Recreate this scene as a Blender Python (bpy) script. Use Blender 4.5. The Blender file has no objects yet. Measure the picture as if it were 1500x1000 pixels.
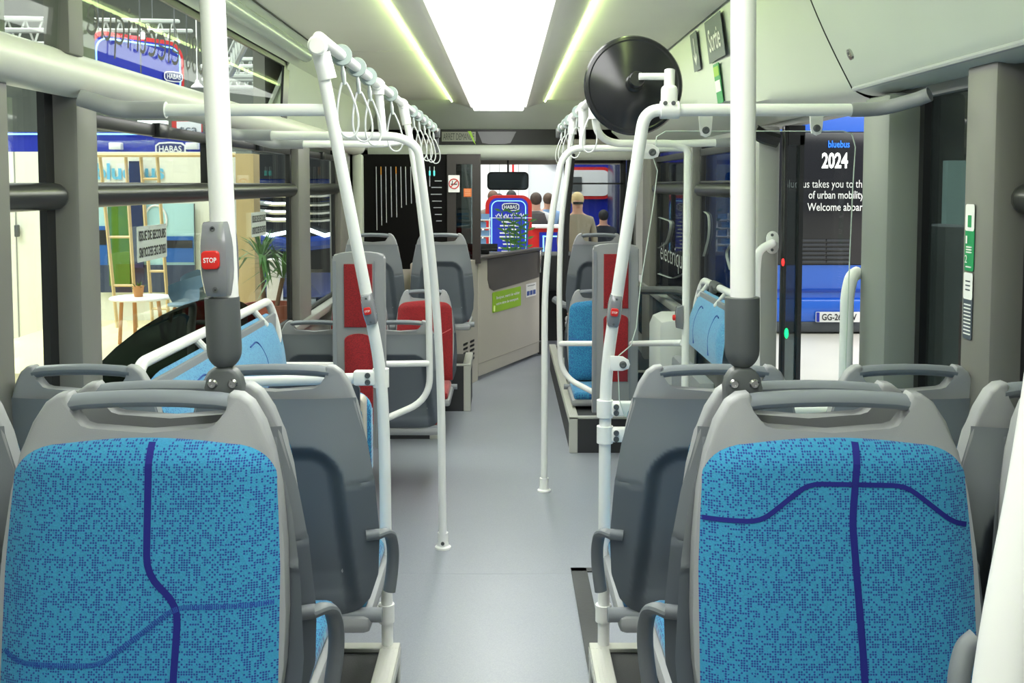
import bpy, bmesh, math, random
from mathutils import Vector, Matrix
random.seed(7)
C = bpy.context.scene.collection
V = Vector
# ---------------------------------------------------------------- camera
PITCH = math.radians(3.5); EYE = 1.58
cam_d = bpy.data.cameras.new('camera'); cam = bpy.data.objects.new('camera', cam_d); C.objects.link(cam)
cam.location = (0, 0, EYE); cam.rotation_euler = (math.pi/2 - PITCH, 0, 0)
cam_d.lens = 36; cam_d.sensor_width = 36; cam_d.shift_x = 10/1500; cam_d.shift_y = -138.3/1500
cam_d.clip_start = 0.05; cam_d.clip_end = 200
bpy.context.scene.camera = cam
def ray(x, y):
    u = (x-740)/1500; v = (361.7-y)/1500
    return V((u, math.cos(PITCH)+v*math.sin(PITCH), -math.sin(PITCH)+v*math.cos(PITCH)))
def P(x, y, d):      # point of the photograph's pixel at distance d along the bus
    r = ray(x, y); r = r*(d/r.y); return V((r.x, r.y, r.z+EYE))
def PX(x, y, X):     # ... on the plane X = const
    r = ray(x, y); r = r*(X/r.x); return V((r.x, r.y, r.z+EYE))
# ---------------------------------------------------------------- world, view, lights
sc = bpy.context.scene
w = bpy.data.worlds.new('world'); sc.world = w; w.use_nodes = True
bg = w.node_tree.nodes['Background']; bg.inputs[0].default_value = (0.92, 0.96, 0.95, 1); bg.inputs[1].default_value = 0.5
sc.view_settings.view_transform = 'Standard'; sc.view_settings.look = 'None'
sc.view_settings.gamma = 1; sc.view_settings.exposure = 0.20; sc.view_settings.use_curve_mapping = False
def area(name, loc, sx, sy, power, col=(1, 1, 1), rot=(0, 0, 0)):
    l = bpy.data.lights.new(name, 'AREA'); l.shape = 'RECTANGLE'; l.size = sx; l.size_y = sy; l.energy = power; l.color = col
    o = bpy.data.objects.new(name, l); C.objects.link(o); o.location = loc; o.rotation_euler = rot; return o
area('hall_light_left', (-8, 9, 7.5), 6, 16, 2600, (1, 1, .97))
area('hall_light_right', (9, 8, 7.5), 8, 16, 1800, (1, 1, .98))
area('hall_light_front', (1, 17, 7.5), 10, 6, 1300, (1, 1, .98))
PANEL_E = 7.4; STRIP_E = 22.0
# ---------------------------------------------------------------- materials
def s2l(c):
    return tuple(((x/255)/12.92 if x/255 <= .04045 else ((x/255+.055)/1.055)**2.4) for x in c)
MATS = {}
def mat(name, rgb, rough=.5, metal=0, emit=0, vary=.04, bump=0, bscale=200, coat=0):
    if name in MATS: return MATS[name]
    m = bpy.data.materials.new(name); m.use_nodes = True; nt = m.node_tree; b = nt.nodes['Principled BSDF']
    c = s2l(rgb); b.inputs['Roughness'].default_value = rough; b.inputs['Metallic'].default_value = metal
    if coat: b.inputs['Coat Weight'].default_value = coat
    tc = nt.nodes.new('ShaderNodeTexCoord'); n = nt.nodes.new('ShaderNodeTexNoise'); n.inputs['Scale'].default_value = 3.0
    nt.links.new(tc.outputs['Object'], n.inputs['Vector'])
    mx = nt.nodes.new('ShaderNodeMix'); mx.data_type = 'RGBA'
    mx.inputs['A'].default_value = tuple(v*(1-vary) for v in c)+(1,); mx.inputs['B'].default_value = tuple(min(1, v*(1+vary)) for v in c)+(1,)
    nt.links.new(n.outputs['Fac'], mx.inputs['Factor']); nt.links.new(mx.outputs['Result'], b.inputs['Base Color'])
    if emit:
        b.inputs['Emission Color'].default_value = c+(1,); b.inputs['Emission Strength'].default_value = emit
    if bump:
        n2 = nt.nodes.new('ShaderNodeTexNoise'); n2.inputs['Scale'].default_value = bscale; nt.links.new(tc.outputs['Object'], n2.inputs['Vector'])
        bp = nt.nodes.new('ShaderNodeBump'); bp.inputs['Strength'].default_value = bump; bp.inputs['Distance'].default_value = .002
        nt.links.new(n2.outputs['Fac'], bp.inputs['Height']); nt.links.new(bp.outputs['Normal'], b.inputs['Normal'])
    MATS[name] = m; return m
def glass(name, tint=(.85, .9, .87), refl=.07, rough=0.0):
    m = bpy.data.materials.new(name); m.use_nodes = True; nt = m.node_tree; nt.nodes.remove(nt.nodes['Principled BSDF'])
    out = nt.nodes['Material Output']; t = nt.nodes.new('ShaderNodeBsdfTransparent'); g = nt.nodes.new('ShaderNodeBsdfGlossy')
    g.inputs['Roughness'].default_value = rough; t.inputs['Color'].default_value = tint+(1,)
    lw = nt.nodes.new('ShaderNodeLayerWeight'); lw.inputs['Blend'].default_value = .25
    mp = nt.nodes.new('ShaderNodeMapRange'); mp.inputs['To Min'].default_value = refl*.5; mp.inputs['To Max'].default_value = refl*5
    nt.links.new(lw.outputs['Fresnel'], mp.inputs['Value'])
    mix = nt.nodes.new('ShaderNodeMixShader'); nt.links.new(mp.outputs['Result'], mix.inputs['Fac'])
    nt.links.new(t.outputs[0], mix.inputs[1]); nt.links.new(g.outputs[0], mix.inputs[2]); nt.links.new(mix.outputs[0], out.inputs['Surface'])
    MATS[name] = m; return m
def fabric(name, base, dot, plane, dens=.5, cell=.0037):
    m = bpy.data.materials.new(name); m.use_nodes = True; nt = m.node_tree; b = nt.nodes['Principled BSDF']; L = nt.links.new
    b.inputs['Roughness'].default_value = .85; b.inputs['Sheen Weight'].default_value = .25
    N = nt.nodes.new; tc = N('ShaderNodeTexCoord')
    mu = N('ShaderNodeVectorMath'); mu.operation = 'MULTIPLY'; k = 1/cell
    mu.inputs[1].default_value = (k, 0, k) if plane == 'xz' else (k, k, 0) if plane == 'xy' else (0, k, k)
    L(tc.outputs['Object'], mu.inputs[0])
    fl = N('ShaderNodeVectorMath'); fl.operation = 'FLOOR'; L(mu.outputs[0], fl.inputs[0])
    wn = N('ShaderNodeTexWhiteNoise'); wn.noise_dimensions = '3D'; L(fl.outputs[0], wn.inputs['Vector'])
    big = N('ShaderNodeTexNoise'); big.inputs['Scale'].default_value = 45; big.inputs['Detail'].default_value = 3; L(tc.outputs['Object'], big.inputs['Vector'])
    ad = N('ShaderNodeMath'); ad.operation = 'MULTIPLY_ADD'; ad.inputs[1].default_value = 1.1; L(big.outputs['Fac'], ad.inputs[0]); L(wn.outputs['Value'], ad.inputs[2])
    gt = N('ShaderNodeMath'); gt.operation = 'GREATER_THAN'; gt.inputs[1].default_value = 1.55-dens; L(ad.outputs[0], gt.inputs[0])
    fr = N('ShaderNodeVectorMath'); fr.operation = 'FRACTION'; L(mu.outputs[0], fr.inputs[0])
    sb = N('ShaderNodeVectorMath'); sb.operation = 'SUBTRACT'; h = .5
    sb.inputs[1].default_value = (h, 0, h) if plane == 'xz' else (h, h, 0) if plane == 'xy' else (0, h, h)
    L(fr.outputs[0], sb.inputs[0]); le = N('ShaderNodeVectorMath'); le.operation = 'LENGTH'; L(sb.outputs[0], le.inputs[0])
    lt = N('ShaderNodeMath'); lt.operation = 'LESS_THAN'; lt.inputs[1].default_value = .40; L(le.outputs['Value'], lt.inputs[0])
    ml = N('ShaderNodeMath'); ml.operation = 'MULTIPLY'; L(gt.outputs[0], ml.inputs[0]); L(lt.outputs[0], ml.inputs[1])
    fine = N('ShaderNodeTexNoise'); fine.inputs['Scale'].default_value = 350; L(tc.outputs['Object'], fine.inputs['Vector'])
    bc = N('ShaderNodeMix'); bc.data_type = 'RGBA'; cb = s2l(base)
    bc.inputs['A'].default_value = tuple(v*.75 for v in cb)+(1,); bc.inputs['B'].default_value = tuple(v*1.25 for v in cb)+(1,); L(fine.outputs['Fac'], bc.inputs['Factor'])
    mx = N('ShaderNodeMix'); mx.data_type = 'RGBA'; L(ml.outputs[0], mx.inputs['Factor']); L(bc.outputs['Result'], mx.inputs['A']); mx.inputs['B'].default_value = s2l(dot)+(1,)
    L(mx.outputs['Result'], b.inputs['Base Color'])
    bp = N('ShaderNodeBump'); bp.inputs['Strength'].default_value = .3; bp.inputs['Distance'].default_value = .002; L(fine.outputs['Fac'], bp.inputs['Height']); L(bp.outputs['Normal'], b.inputs['Normal'])
    MATS[name] = m; return m
WHITE = mat('white_powder_coat', (236, 237, 236), .3, bump=.03, bscale=400)
PLA_L = mat('light_grey_plastic', (152, 154, 158), .5, bump=.15, bscale=900)
PLA_M = mat('mid_grey_plastic', (134, 139, 146), .5, bump=.15, bscale=900)
PLA_D = mat('slate_grey_plastic', (102, 109, 117), .5, bump=.12, bscale=900)
PLA_H = mat('handle_grey_plastic', (120, 126, 134), .42)
ARMG = mat('armrest_grey', (112, 117, 124), .5)
DARK = mat('charcoal_rubber', (84, 88, 90), .45)
BLACK = mat('black_plastic', (22, 23, 25), .3)
BLACKM = mat('matt_black', (30, 32, 34), .7)
STEEL = mat('steel', (190, 190, 190), .25, 1)
ALU = mat('ribbed_aluminium', (196, 197, 190), .4, .25)
CEIL = mat('ceiling_panel_paint', (222, 221, 212), .55)
FLANK = mat('light_housing_paint', (196, 194, 190), .5)
COVE = mat('side_cover_paint', (200, 206, 196), .45)
PILL = mat('pillar_grey', (116, 115, 112), .5, bump=.1, bscale=700)
WALLG = mat('wall_panel_grey', (150, 151, 148), .55)
BEIGE = mat('cab_beige', (188, 183, 172), .45)
BROWN = mat('cab_brown_grey', (92, 88, 86), .5)
SIGN = mat('sign_slate', (74, 84, 96), .5)
TXW = mat('print_white', (240, 240, 240), .6)
TXK = mat('print_black', (30, 30, 34), .6)
REDP = mat('red_plastic', (214, 40, 34), .35)
GREEN = mat('green_print', (20, 150, 90), .5)
LIME = mat('lime_print', (150, 196, 42), .5)
NAVY = mat('navy_thread', (20, 26, 122), .8)
NAVY2 = mat('faded_navy_thread', (36, 78, 160), .8)
PALEW = mat('pale_line_thread', (60, 110, 180), .8)
BLUEF = fabric('blue_fabric_upright', (48, 140, 184), (24, 60, 140), 'xz', .50)
BLUEFH = fabric('blue_fabric_flat', (48, 140, 184), (24, 60, 140), 'xy', .50)
BLUEFS = fabric('blue_fabric_side', (84, 154, 198), (56, 116, 180), 'yz', .3, .005)
REDF = fabric('red_fabric_upright', (148, 16, 26), (108, 8, 18), 'xz', .45)
REDFH = fabric('red_fabric_flat', (148, 16, 26), (108, 8, 18), 'xy', .45)
GLASS = glass('window_glass', (.90, .95, .91), .04)
GLASSU = glass('upper_glass', (.90, .94, .90), .010)
GLASSD = glass('dark_tinted_glass', (.34, .38, .38), .09)
GLASSC = glass('clear_screen_glass', (.95, .97, .96), .03)
GLASSK = glass('black_glass', (.05, .05, .05), .10)
def emis(name, rgb, s, lin=None):
    m = bpy.data.materials.new(name); m.use_nodes = True; nt = m.node_tree; b = nt.nodes['Principled BSDF']
    b.inputs['Base Color'].default_value = s2l(rgb)+(1,); b.inputs['Emission Color'].default_value = s2l(rgb)+(1,); b.inputs['Emission Strength'].default_value = s
    MATS[name] = m; return m
LITE = emis('lamp_diffuser', (255, 255, 252), PANEL_E)
STRIP = emis('green_led_strip', (228, 255, 168), STRIP_E)
# ---------------------------------------------------------------- mesh builder
class MB:
    def __init__(s): s.v = []; s.f = []; s.mi = []; s.cur = 0
    def add(s, vs, fs):
        o = len(s.v); s.v += [V(p) for p in vs]; s.f += [tuple(i+o for i in f) for f in fs]; s.mi += [s.cur]*len(fs); return s
    def box(s, c, d, bev=0, R=None, seg=2):
        bm = bmesh.new(); bmesh.ops.create_cube(bm, size=1)
        for p in bm.verts: p.co = V((p.co.x*d[0], p.co.y*d[1], p.co.z*d[2]))
        if bev: bmesh.ops.bevel(bm, geom=bm.edges[:], offset=bev, segments=seg, profile=.5, affect='EDGES')
        c = V(c); vs = [((R @ p.co) if R else p.co)+c for p in bm.verts]; fs = [[q.index for q in f.verts] for f in bm.faces]; bm.free(); return s.add(vs, fs)
    def bb(s, x0, x1, y0, y1, z0, z1, bev=0):
        return s.box(((x0+x1)/2, (y0+y1)/2, (z0+z1)/2), (abs(x1-x0), abs(y1-y0), abs(z1-z0)), bev)
    def tube(s, pts, r, seg=12, fil=0, nf=6, rs=None, caps=True, flat=1.0, flatdir=None, closed=False):
        pts = [V(p) for p in pts]
        if fil:
            out = [pts[0]]
            for i in range(1, len(pts)-1):
                a, b, c = pts[i-1], pts[i], pts[i+1]; d1 = (a-b); d2 = (c-b); t = min(fil, d1.length*.49, d2.length*.49)
                q0 = b+d1.normalized()*t; q1 = b+d2.normalized()*t
                for k in range(nf+1):
                    u = k/nf; out.append(q0*(1-u)**2+b*2*u*(1-u)+q1*u*u)
            out.append(pts[-1]); pts = out
        n = len(pts); vs = []; prev = None
        for i, p in enumerate(pts):
            if closed: t = pts[(i+1) % n]-pts[i-1]
            else: t = pts[min(i+1, n-1)]-pts[max(i-1, 0)]
            t.normalize()
            if prev is None:
                up = V((0, 0, 1)) if abs(t.z) < .9 else V((0, 1, 0))
                if flatdir: up = V(flatdir)
                nx = (up - t*up.dot(t)).normalized()
            else: nx = (prev - t*prev.dot(t)).normalized()
            prev = nx; ny = t.cross(nx); rr = rs[i] if rs else r
            for k in range(seg):
                a = 2*math.pi*k/seg; vs.append(p+nx*(math.cos(a)*rr)+ny*(math.sin(a)*rr*flat))
        fs = []
        for i in range(n if closed else n-1):
            j = (i+1) % n
            for k in range(seg): fs.append((i*seg+k, i*seg+(k+1) % seg, j*seg+(k+1) % seg, j*seg+k))
        if caps and not closed: fs += [tuple(range(seg))[::-1], tuple((n-1)*seg+k for k in range(seg))]
        return s.add(vs, fs)
    def cyl(s, a, b, r, r2=None, seg=20):
        return s.tube([a, b], r, seg, rs=[r, r if r2 is None else r2])
    def lathe(s, prof, o, ax, seg=28):   # prof: (radius, distance along axis)
        o = V(o); ax = V(ax).normalized(); up = V((0, 0, 1)) if abs(ax.z) < .9 else V((1, 0, 0)); nx = (up-ax*up.dot(ax)).normalized(); ny = ax.cross(nx); vs = []; fs = []
        for r, h in prof:
            for k in range(seg):
                a = 2*math.pi*k/seg; vs.append(o+ax*h+nx*(math.cos(a)*r)+ny*(math.sin(a)*r))
        for i in range(len(prof)-1):
            for k in range(seg): fs.append((i*seg+k, i*seg+(k+1) % seg, (i+1)*seg+(k+1) % seg, (i+1)*seg+k))
        fs += [tuple(range(seg))[::-1], tuple((len(prof)-1)*seg+k for k in range(seg))]
        return s.add(vs, fs)
    def prism(s, poly, o, rt, up, t, bev=0, hole=None):
        o = V(o); rt = V(rt).normalized(); up = V(up).normalized(); n = rt.cross(up)
        bm = bmesh.new(); a = [bm.verts.new((p[0], p[1], 0)) for p in poly]; b = [bm.verts.new((p[0], p[1], t)) for p in poly]; k = len(poly)
        bm.faces.new(a[::-1]); bm.faces.new(b)
        for i in range(k): bm.faces.new((a[i], a[(i+1) % k], b[(i+1) % k], b[i]))
        if bev:
            es = [e for e in bm.edges if abs(e.verts[0].co.z-e.verts[1].co.z) < 1e-6]
            bmesh.ops.bevel(bm, geom=es, offset=bev, segments=3, profile=.5, affect='EDGES')
        bm.verts.index_update(); vs = [o+rt*p.co.x+up*p.co.y+n*p.co.z for p in bm.verts]; fs = [[q.index for q in f.verts] for f in bm.faces]; bm.free(); return s.add(vs, fs)
    def grid(s, fn, nu, nv, mf=None):
        vs = [fn(i/nu, j/nv) for j in range(nv+1) for i in range(nu+1)]; W = nu+1; o = len(s.v); s.v += [V(p) for p in vs]
        for j in range(nv):
            for i in range(nu):
                s.f.append((o+j*W+i, o+j*W+i+1, o+(j+1)*W+i+1, o+(j+1)*W+i)); s.mi.append(mf((i+.5)/nu, (j+.5)/nv) if mf else s.cur)
        return s
    def ball(s, c, r, seg=12, sc=(1, 1, 1)):
        pr = []; vs = []; fs = []; nr = seg//2+1
        for j in range(nr+1):
            th = math.pi*j/nr
            for k in range(seg):
                a = 2*math.pi*k/seg; vs.append(V(c)+V((math.sin(th)*math.cos(a)*r*sc[0], math.sin(th)*math.sin(a)*r*sc[1], math.cos(th)*r*sc[2])))
        for j in range(nr):
            for k in range(seg): fs.append((j*seg+k, (j+1)*seg+k, (j+1)*seg+(k+1) % seg, j*seg+(k+1) % seg))
        return s.add(vs, fs)
def rr(w, h, r, n=4, cx=0, cy=0):
    r = min(r, w/2-1e-4, h/2-1e-4); out = []
    for (sx, sy, a0) in ((1, -1, -90), (1, 1, 0), (-1, 1, 90), (-1, -1, 180)):
        for k in range(n+1):
            a = math.radians(a0+90*k/n); out.append((cx+sx*(w/2-r)+math.cos(a)*r, cy+sy*(h/2-r)+math.sin(a)*r))
    return out
ORI = {}
def thing(name, label, cat, loc=(0, 0, 0), group=None):
    o = bpy.data.objects.new(name, None); o.empty_display_size = .05; C.objects.link(o); o.location = loc; ORI[o] = V(loc)
    o['label'] = label; o['category'] = cat
    if group: o['group'] = group
    return o
def part(name, mb, mats, parent=None, smooth=True, label=None, kind=None, cat=None, group=None, ang=35):
    if not isinstance(mats, (list, tuple)): mats = [mats]
    off = ORI[parent] if parent else None
    if off is None:
        xs = [p.x for p in mb.v]; ys = [p.y for p in mb.v]; zs = [p.z for p in mb.v]
        off = V(((min(xs)+max(xs))/2, (min(ys)+max(ys))/2, min(zs)))
    me = bpy.data.meshes.new(name); me.from_pydata([p-off for p in mb.v], [], mb.f)
    for m in mats: me.materials.append(m)
    for i, p in enumerate(me.polygons): p.material_index = mb.mi[i]
    bm = bmesh.new(); bm.from_mesh(me); bmesh.ops.remove_doubles(bm, verts=bm.verts[:], dist=1e-5); bmesh.ops.recalc_face_normals(bm, faces=bm.faces[:]); bm.to_mesh(me); bm.free()
    if smooth:
        me.polygons.foreach_set('use_smooth', [True]*len(me.polygons))
        try: me.set_sharp_from_angle(angle=math.radians(ang))
        except Exception: pass
    o = bpy.data.objects.new(name, me); C.objects.link(o); ORI[o] = off
    if parent: o.parent = parent
    else: o.location = off
    if label: o['label'] = label
    if kind: o['kind'] = kind
    if cat: o['category'] = cat
    if group: o['group'] = group
    return o
def struct(name, mb, m, smooth=False): return part(name, mb, m, None, smooth, kind='structure')
def one(name, mb, m, label, cat, group=None, kind=None, smooth=True): return part(name, mb, m, None, smooth, label, kind, cat, group)
def copy_tree(o, parent=None):
    c = o.copy(); C.objects.link(c)
    if parent: c.parent = parent
    for ch in list(o.children): copy_tree(ch, c)
    return c
def text(name, s, c, rt, up, w, h, m, parent=None, t=.0008, bold=0, mirror=False, space=1.0, kind=None):
    cu = bpy.data.curves.new('t', 'FONT'); cu.body = s; cu.align_x = 'CENTER'; cu.offset = bold; cu.extrude = 0; cu.space_line = space; cu.resolution_u = 3
    ob = bpy.data.objects.new('t', cu); C.objects.link(ob); dg = bpy.context.evaluated_depsgraph_get(); me = bpy.data.meshes.new_from_object(ob.evaluated_get(dg))
    vs = [v.co.copy() for v in me.vertices]; fs = [tuple(p.vertices) for p in me.polygons]
    bpy.data.objects.remove(ob); bpy.data.curves.remove(cu); bpy.data.meshes.remove(me)
    x0 = min(v.x for v in vs); x1 = max(v.x for v in vs); y0 = min(v.y for v in vs); y1 = max(v.y for v in vs)
    kx = w/(x1-x0); ky = (h/(y1-y0)) if h else kx
    rt = V(rt).normalized(); up = V(up).normalized(); n = rt.cross(up); c = V(c)
    if mirror: kx = -kx
    mb = MB(); mb.add([c+rt*((v.x-(x0+x1)/2)*kx)+up*((v.y-(y0+y1)/2)*ky)+n*t for v in vs], fs)
    return part(name, mb, m, parent, False)
def plate(name, c, rt, up, w, h, t, r, m, parent=None, bev=0, **kw):
    mb = MB().prism(rr(w, h, r), c, rt, up, t, bev); return part(name, mb, m, parent, kw.pop('smooth', True), **kw)
X1, Y1, Z1 = V((1, 0, 0)), V((0, 1, 0)), V((0, 0, 1))
LW, RW, CX = -1.21, 1.15, -.055       # inner wall planes and centre line of the bus
# ================================================================ FLOOR
fm = bpy.data.materials.new('vinyl_floor'); fm.use_nodes = True; nt = fm.node_tree; b = nt.nodes['Principled BSDF']
tc = nt.nodes.new('ShaderNodeTexCoord'); n1 = nt.nodes.new('ShaderNodeTexNoise'); n1.inputs['Scale'].default_value = 260; n1.inputs['Detail'].default_value = 3
n2 = nt.nodes.new('ShaderNodeTexNoise'); n2.inputs['Scale'].default_value = 2.2
rp = nt.nodes.new('ShaderNodeValToRGB'); rp.color_ramp.elements[0].position = .3; rp.color_ramp.elements[0].color = s2l((134, 139, 150))+(1,); rp.color_ramp.elements[1].position = .72; rp.color_ramp.elements[1].color = s2l((146, 151, 161))+(1,)
nt.links.new(tc.outputs['Object'], n1.inputs['Vector']); nt.links.new(tc.outputs['Object'], n2.inputs['Vector']); nt.links.new(n1.outputs['Fac'], rp.inputs['Fac']); nt.links.new(rp.outputs['Color'], b.inputs['Base Color'])
mp = nt.nodes.new('ShaderNodeMapRange'); mp.inputs['To Min'].default_value = .26; mp.inputs['To Max'].default_value = .42; nt.links.new(n2.outputs['Fac'], mp.inputs['Value']); nt.links.new(mp.outputs['Result'], b.inputs['Roughness'])
seam = P(700, 843, 5).y
sy = 1.58/((843-270)/1500)
floor = struct('floor', MB().bb(LW-.05, RW+.05, -1.6, 4.07, -.06, 0).bb(LW-.05, RW+.05, 4.075, 10.6, -.06, 0), fm)
part('weld_seam', MB().bb(LW, RW, 4.07, 4.075, -.02, -.0008), mat('weld_grey', (165, 170, 180), .5), floor, False)
# hatch edging on the floor by the right podium
hp = [P(838, 841, 4.2), P(905, 841, 4.2)]
one('floor_edging_strip', MB().bb(.27, .335, 2.2, 4.13, 0, .006, .002).bb(.27, 1.05, 4.09, 4.13, 0, .006, .002), mat('worn_black_rubber', (66, 68, 70), .7, vary=.4, bump=.4, bscale=60),
    'worn black rubber edging strip forming a corner on floor beside right podium', 'edging')
# ================================================================ CEILING
Zc = EYE+.72
def slab(name, prof, y0, y1, m, th=.03, parent=None):   # prof: list of (x,z) open polyline, thickened outward
    mb = MB(); n = len(prof)
    nr = []
    for i in range(n):
        a = V((prof[max(i-1, 0)][0], 0, prof[max(i-1, 0)][1])); c = V((prof[min(i+1, n-1)][0], 0, prof[min(i+1, n-1)][1])); t = (c-a).normalized(); nr.append(V((-t.z, 0, t.x)))
    for i in range(n-1):
        p, q = V((prof[i][0], 0, prof[i][1])), V((prof[i+1][0], 0, prof[i+1][1])); a, b2 = p+nr[i]*th, q+nr[i+1]*th
        vs = [V((u.x, y, u.z)) for y in (y0, y1) for u in (p, q, b2, a)]
        mb.add(vs, [(0, 1, 5, 4), (1, 2, 6, 5), (2, 3, 7, 6), (3, 0, 4, 7), (0, 3, 2, 1), (4, 5, 6, 7)])
    return part(name, mb, m, parent, True, kind=None if parent else 'structure', ang=30)
ceiling = struct('ceiling', MB().bb(LW, RW, -1.6, 10.7, EYE+.78, EYE+.81), mat('roof_dark', (60, 62, 60), .8))
for (y0, y1) in ((-1.6, 1.9), (1.9, 5.46), (5.475, 7.1), (7.112, 8.62)):
    slab('side_panel', [(CX-.39, EYE+.705), (CX-.9, EYE+.70)], y0, y1, CEIL, -.012, ceiling)
    slab('side_panel', [(CX+.39, EYE+.705), (CX+.9, EYE+.70)], y0, y1, CEIL, .012, ceiling)
fix = thing('ceiling_light', 'long bright white panel light with green edge strips down the ceiling centre', 'light', (CX, 3.5, EYE+.65))
hous = MB()
for sgn in (-1, 1):
    pr = [(CX+sgn*.212, EYE+.650), (CX+sgn*.232, EYE+.643), (CX+sgn*.255, EYE+.652), (CX+sgn*.385, EYE+.690)]
    for i in range(3):
        p, q = pr[i], pr[i+1]
        hous.add([(p[0], -1.5, p[1]), (q[0], -1.5, q[1]), (q[0], 8.7, q[1]), (p[0], 8.7, p[1]), (p[0], -1.5, p[1]+.012), (q[0], -1.5, q[1]+.012), (q[0], 8.7, q[1]+.012), (p[0], 8.7, p[1]+.012)],
                 [(0, 1, 2, 3), (7, 6, 5, 4), (0, 3, 7, 4), (1, 5, 6, 2), (0, 4, 5, 1), (3, 2, 6, 7)])
part('housing', hous, FLANK, fix, True)
for (y0, y1) in ((-1.5, 1.9), (1.91, 5.475), (5.485, 8.63)):
    part('diffuser', MB().add([(x, y, z) for y in (y0, y1) for (x, z) in ((CX-.212, EYE+.65), (CX-.205, EYE+.617), (CX+.205, EYE+.617), (CX+.212, EYE+.65))], [(0, 1, 5, 4), (1, 2, 6, 5), (2, 3, 7, 6), (0, 4, 7, 3), (0, 3, 2, 1), (4, 5, 6, 7)]), LITE, fix, False, label='glowing white diffuser')  # dropped below the housing, depth added to light the side panels
for sgn in (-1, 1):
    for (y0, y1) in ((-1.5, 5.46), (5.475, 8.6)):
        x0 = CX+sgn*.386
        part('edge_strip', MB().bb(x0, x0+sgn*.006, y0, y1, EYE+.684, EYE+.699), STRIP, fix, False, label='glowing yellow-green strip')
# left cove above the windows, right door cover
lc = [(CX-.9, EYE+.70), (-1.00, EYE+.68), (-1.085, EYE+.61)]
slab('trim_1', lc, -1.6, 8.7, COVE, -.015)
slab('trim_2', [(-1.085, EYE+.61), (-1.20, EYE+.35), (-1.24, EYE+.2)], 5.2, 8.7, COVE, -.02)
part('seam_groove', MB().bb(-.957, -.953, -1.6, 8.6, EYE+.6935, EYE+.699), BLACKM, bpy.data.objects['trim_1'], False)
# glossy round duct of the upper window (far piece)
struct('trim_3', MB().tube([(-1.02, -1.5, EYE+.66), (-1.02, 5.3, EYE+.66)], .035, 14), mat('satin_duct', (170, 178, 178), .25), True)
# cantrail duct along the left side
struct('trim_4', MB().tube([(-1.16, -1.6, EYE+.290), (-1.16, 5.6, EYE+.290), (-1.19, 8.2, EYE+.29)], .058, 20, flat=1.25), mat('duct_white', (214, 215, 206), .4), True)
# front bulkhead
bulk = struct('trim_5', MB().add([(LW, 8.65, EYE+.705), (RW, 8.65, EYE+.705), (RW, 9.1, EYE+.485), (LW, 9.1, EYE+.485), (LW, 8.65, EYE+.78), (RW, 8.65, EYE+.78), (RW, 9.14, EYE+.78), (LW, 9.14, EYE+.78), (LW, 9.14, EYE+.485), (RW, 9.14, EYE+.485)],
    [(0, 1, 2, 3), (0, 4, 5, 1), (3, 2, 9, 8), (0, 3, 8, 7, 4), (1, 5, 6, 9, 2), (7, 8, 9, 6)]), COVE)
struct('trim_6', MB().tube([(LW, 9.12, EYE+.285), (RW, 9.12, EYE+.285)], .07, 16, flat=1.0), COVE, True)
sb = thing('stop_requested_sign', 'black display band reading ARRET DEMANDE above the driver', 'sign', (CX, 9.1, EYE+.35))
part('panel', MB().bb(-.62, .52, 9.09, 9.12, EYE+.34, EYE+.485), mat('sign_black', (10, 11, 12), .5), sb)
c0 = P(672, 200, 9.085)
part('display', MB().box(c0+V((.0, 0, 0)), (.30, .006, .085)), mat('lcd_grey', (150, 152, 140), .5), sb, False)
text('lettering', 'ARRET DEMANDE', c0+V((0, -.004, 0)), X1, Z1, .275, .058, mat('lcd_dark', (70, 76, 72), .6), sb)
part('indicator', MB().add([P(685, 192, 9.08), P(690, 192, 9.08), P(694, 208, 9.08), P(697, 212, 9.08)], [(0, 1, 3, 2)]), mat('indicator_lime', (170, 220, 60), .4), sb, False)
part('camera_window', MB().prism([(-.17, .05), (.17, .05), (.12, -.05), (.07, -.06), (-.07, -.06), (-.13, -.05)], P(728, 201, 9.086), X1, Z1, .004), mat('frosted_grey', (112, 112, 118), .4), sb, False)
# ================================================================ RIGHT COVER (door mechanism)
def onc(Z, d): return V((.85+.45*(.72-Z), d, EYE+Z))
def cover(name, y0, y1, zb0, zb1, lip=True, m=COVE):
    mb = MB()
    def fn(u, v):
        d = y0+(y1-y0)*u; zb = zb0+(zb1-zb0)*u
        Z = .715+(zb-.715)*v; return onc(Z, d)+V((-math.sin(v*math.pi)*.012, 0, 0))
    mb.grid(fn, 10, 14)
    def fl(u, v):
        d = y0+(y1-y0)*u; zb = zb0+(zb1-zb0)*u; p = onc(zb, d); q = V((RW+.01, d, EYE+min(zb, .27)))
        return p.lerp(q, v)+V((0, 0, -math.sin(v*math.pi)*.012))
    mb.grid(fl, 10, 6); return part(name, mb, m, None, True, kind='structure', ang=40)
cov_n = cover('trim_7', -1.6, 3.1, .285, .285, m=mat('cover_near_paint', (196, 203, 196), .45))
def lerp_tab(x, tab):
    if x <= tab[0][0]: return tab[0][1:]
    for a, b_ in zip(tab, tab[1:]):
        if x <= b_[0]: t = (x-a[0])/(b_[0]-a[0]); t = t*t*(3-2*t); return [p+(q-p)*t for p, q in zip(a[1:], b_[1:])]
    return tab[-1][1:]
CTAB = [(3.1, 1.045, .285), (3.85, .955, .31), (4.3, .905, .345), (5.4, .90, .41), (8.7, .90, .44)]
mb = MB()
def fn(u, v):
    d = 3.108+(8.7-3.108)*u**1.6; xb, zb = lerp_tab(d, CTAB); xt = .853+.007*min(1, (d-3.1)); return V((xt+(xb-xt)*v, d, EYE+.715+(zb-.715)*v))
mb.grid(fn, 40, 14)
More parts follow.
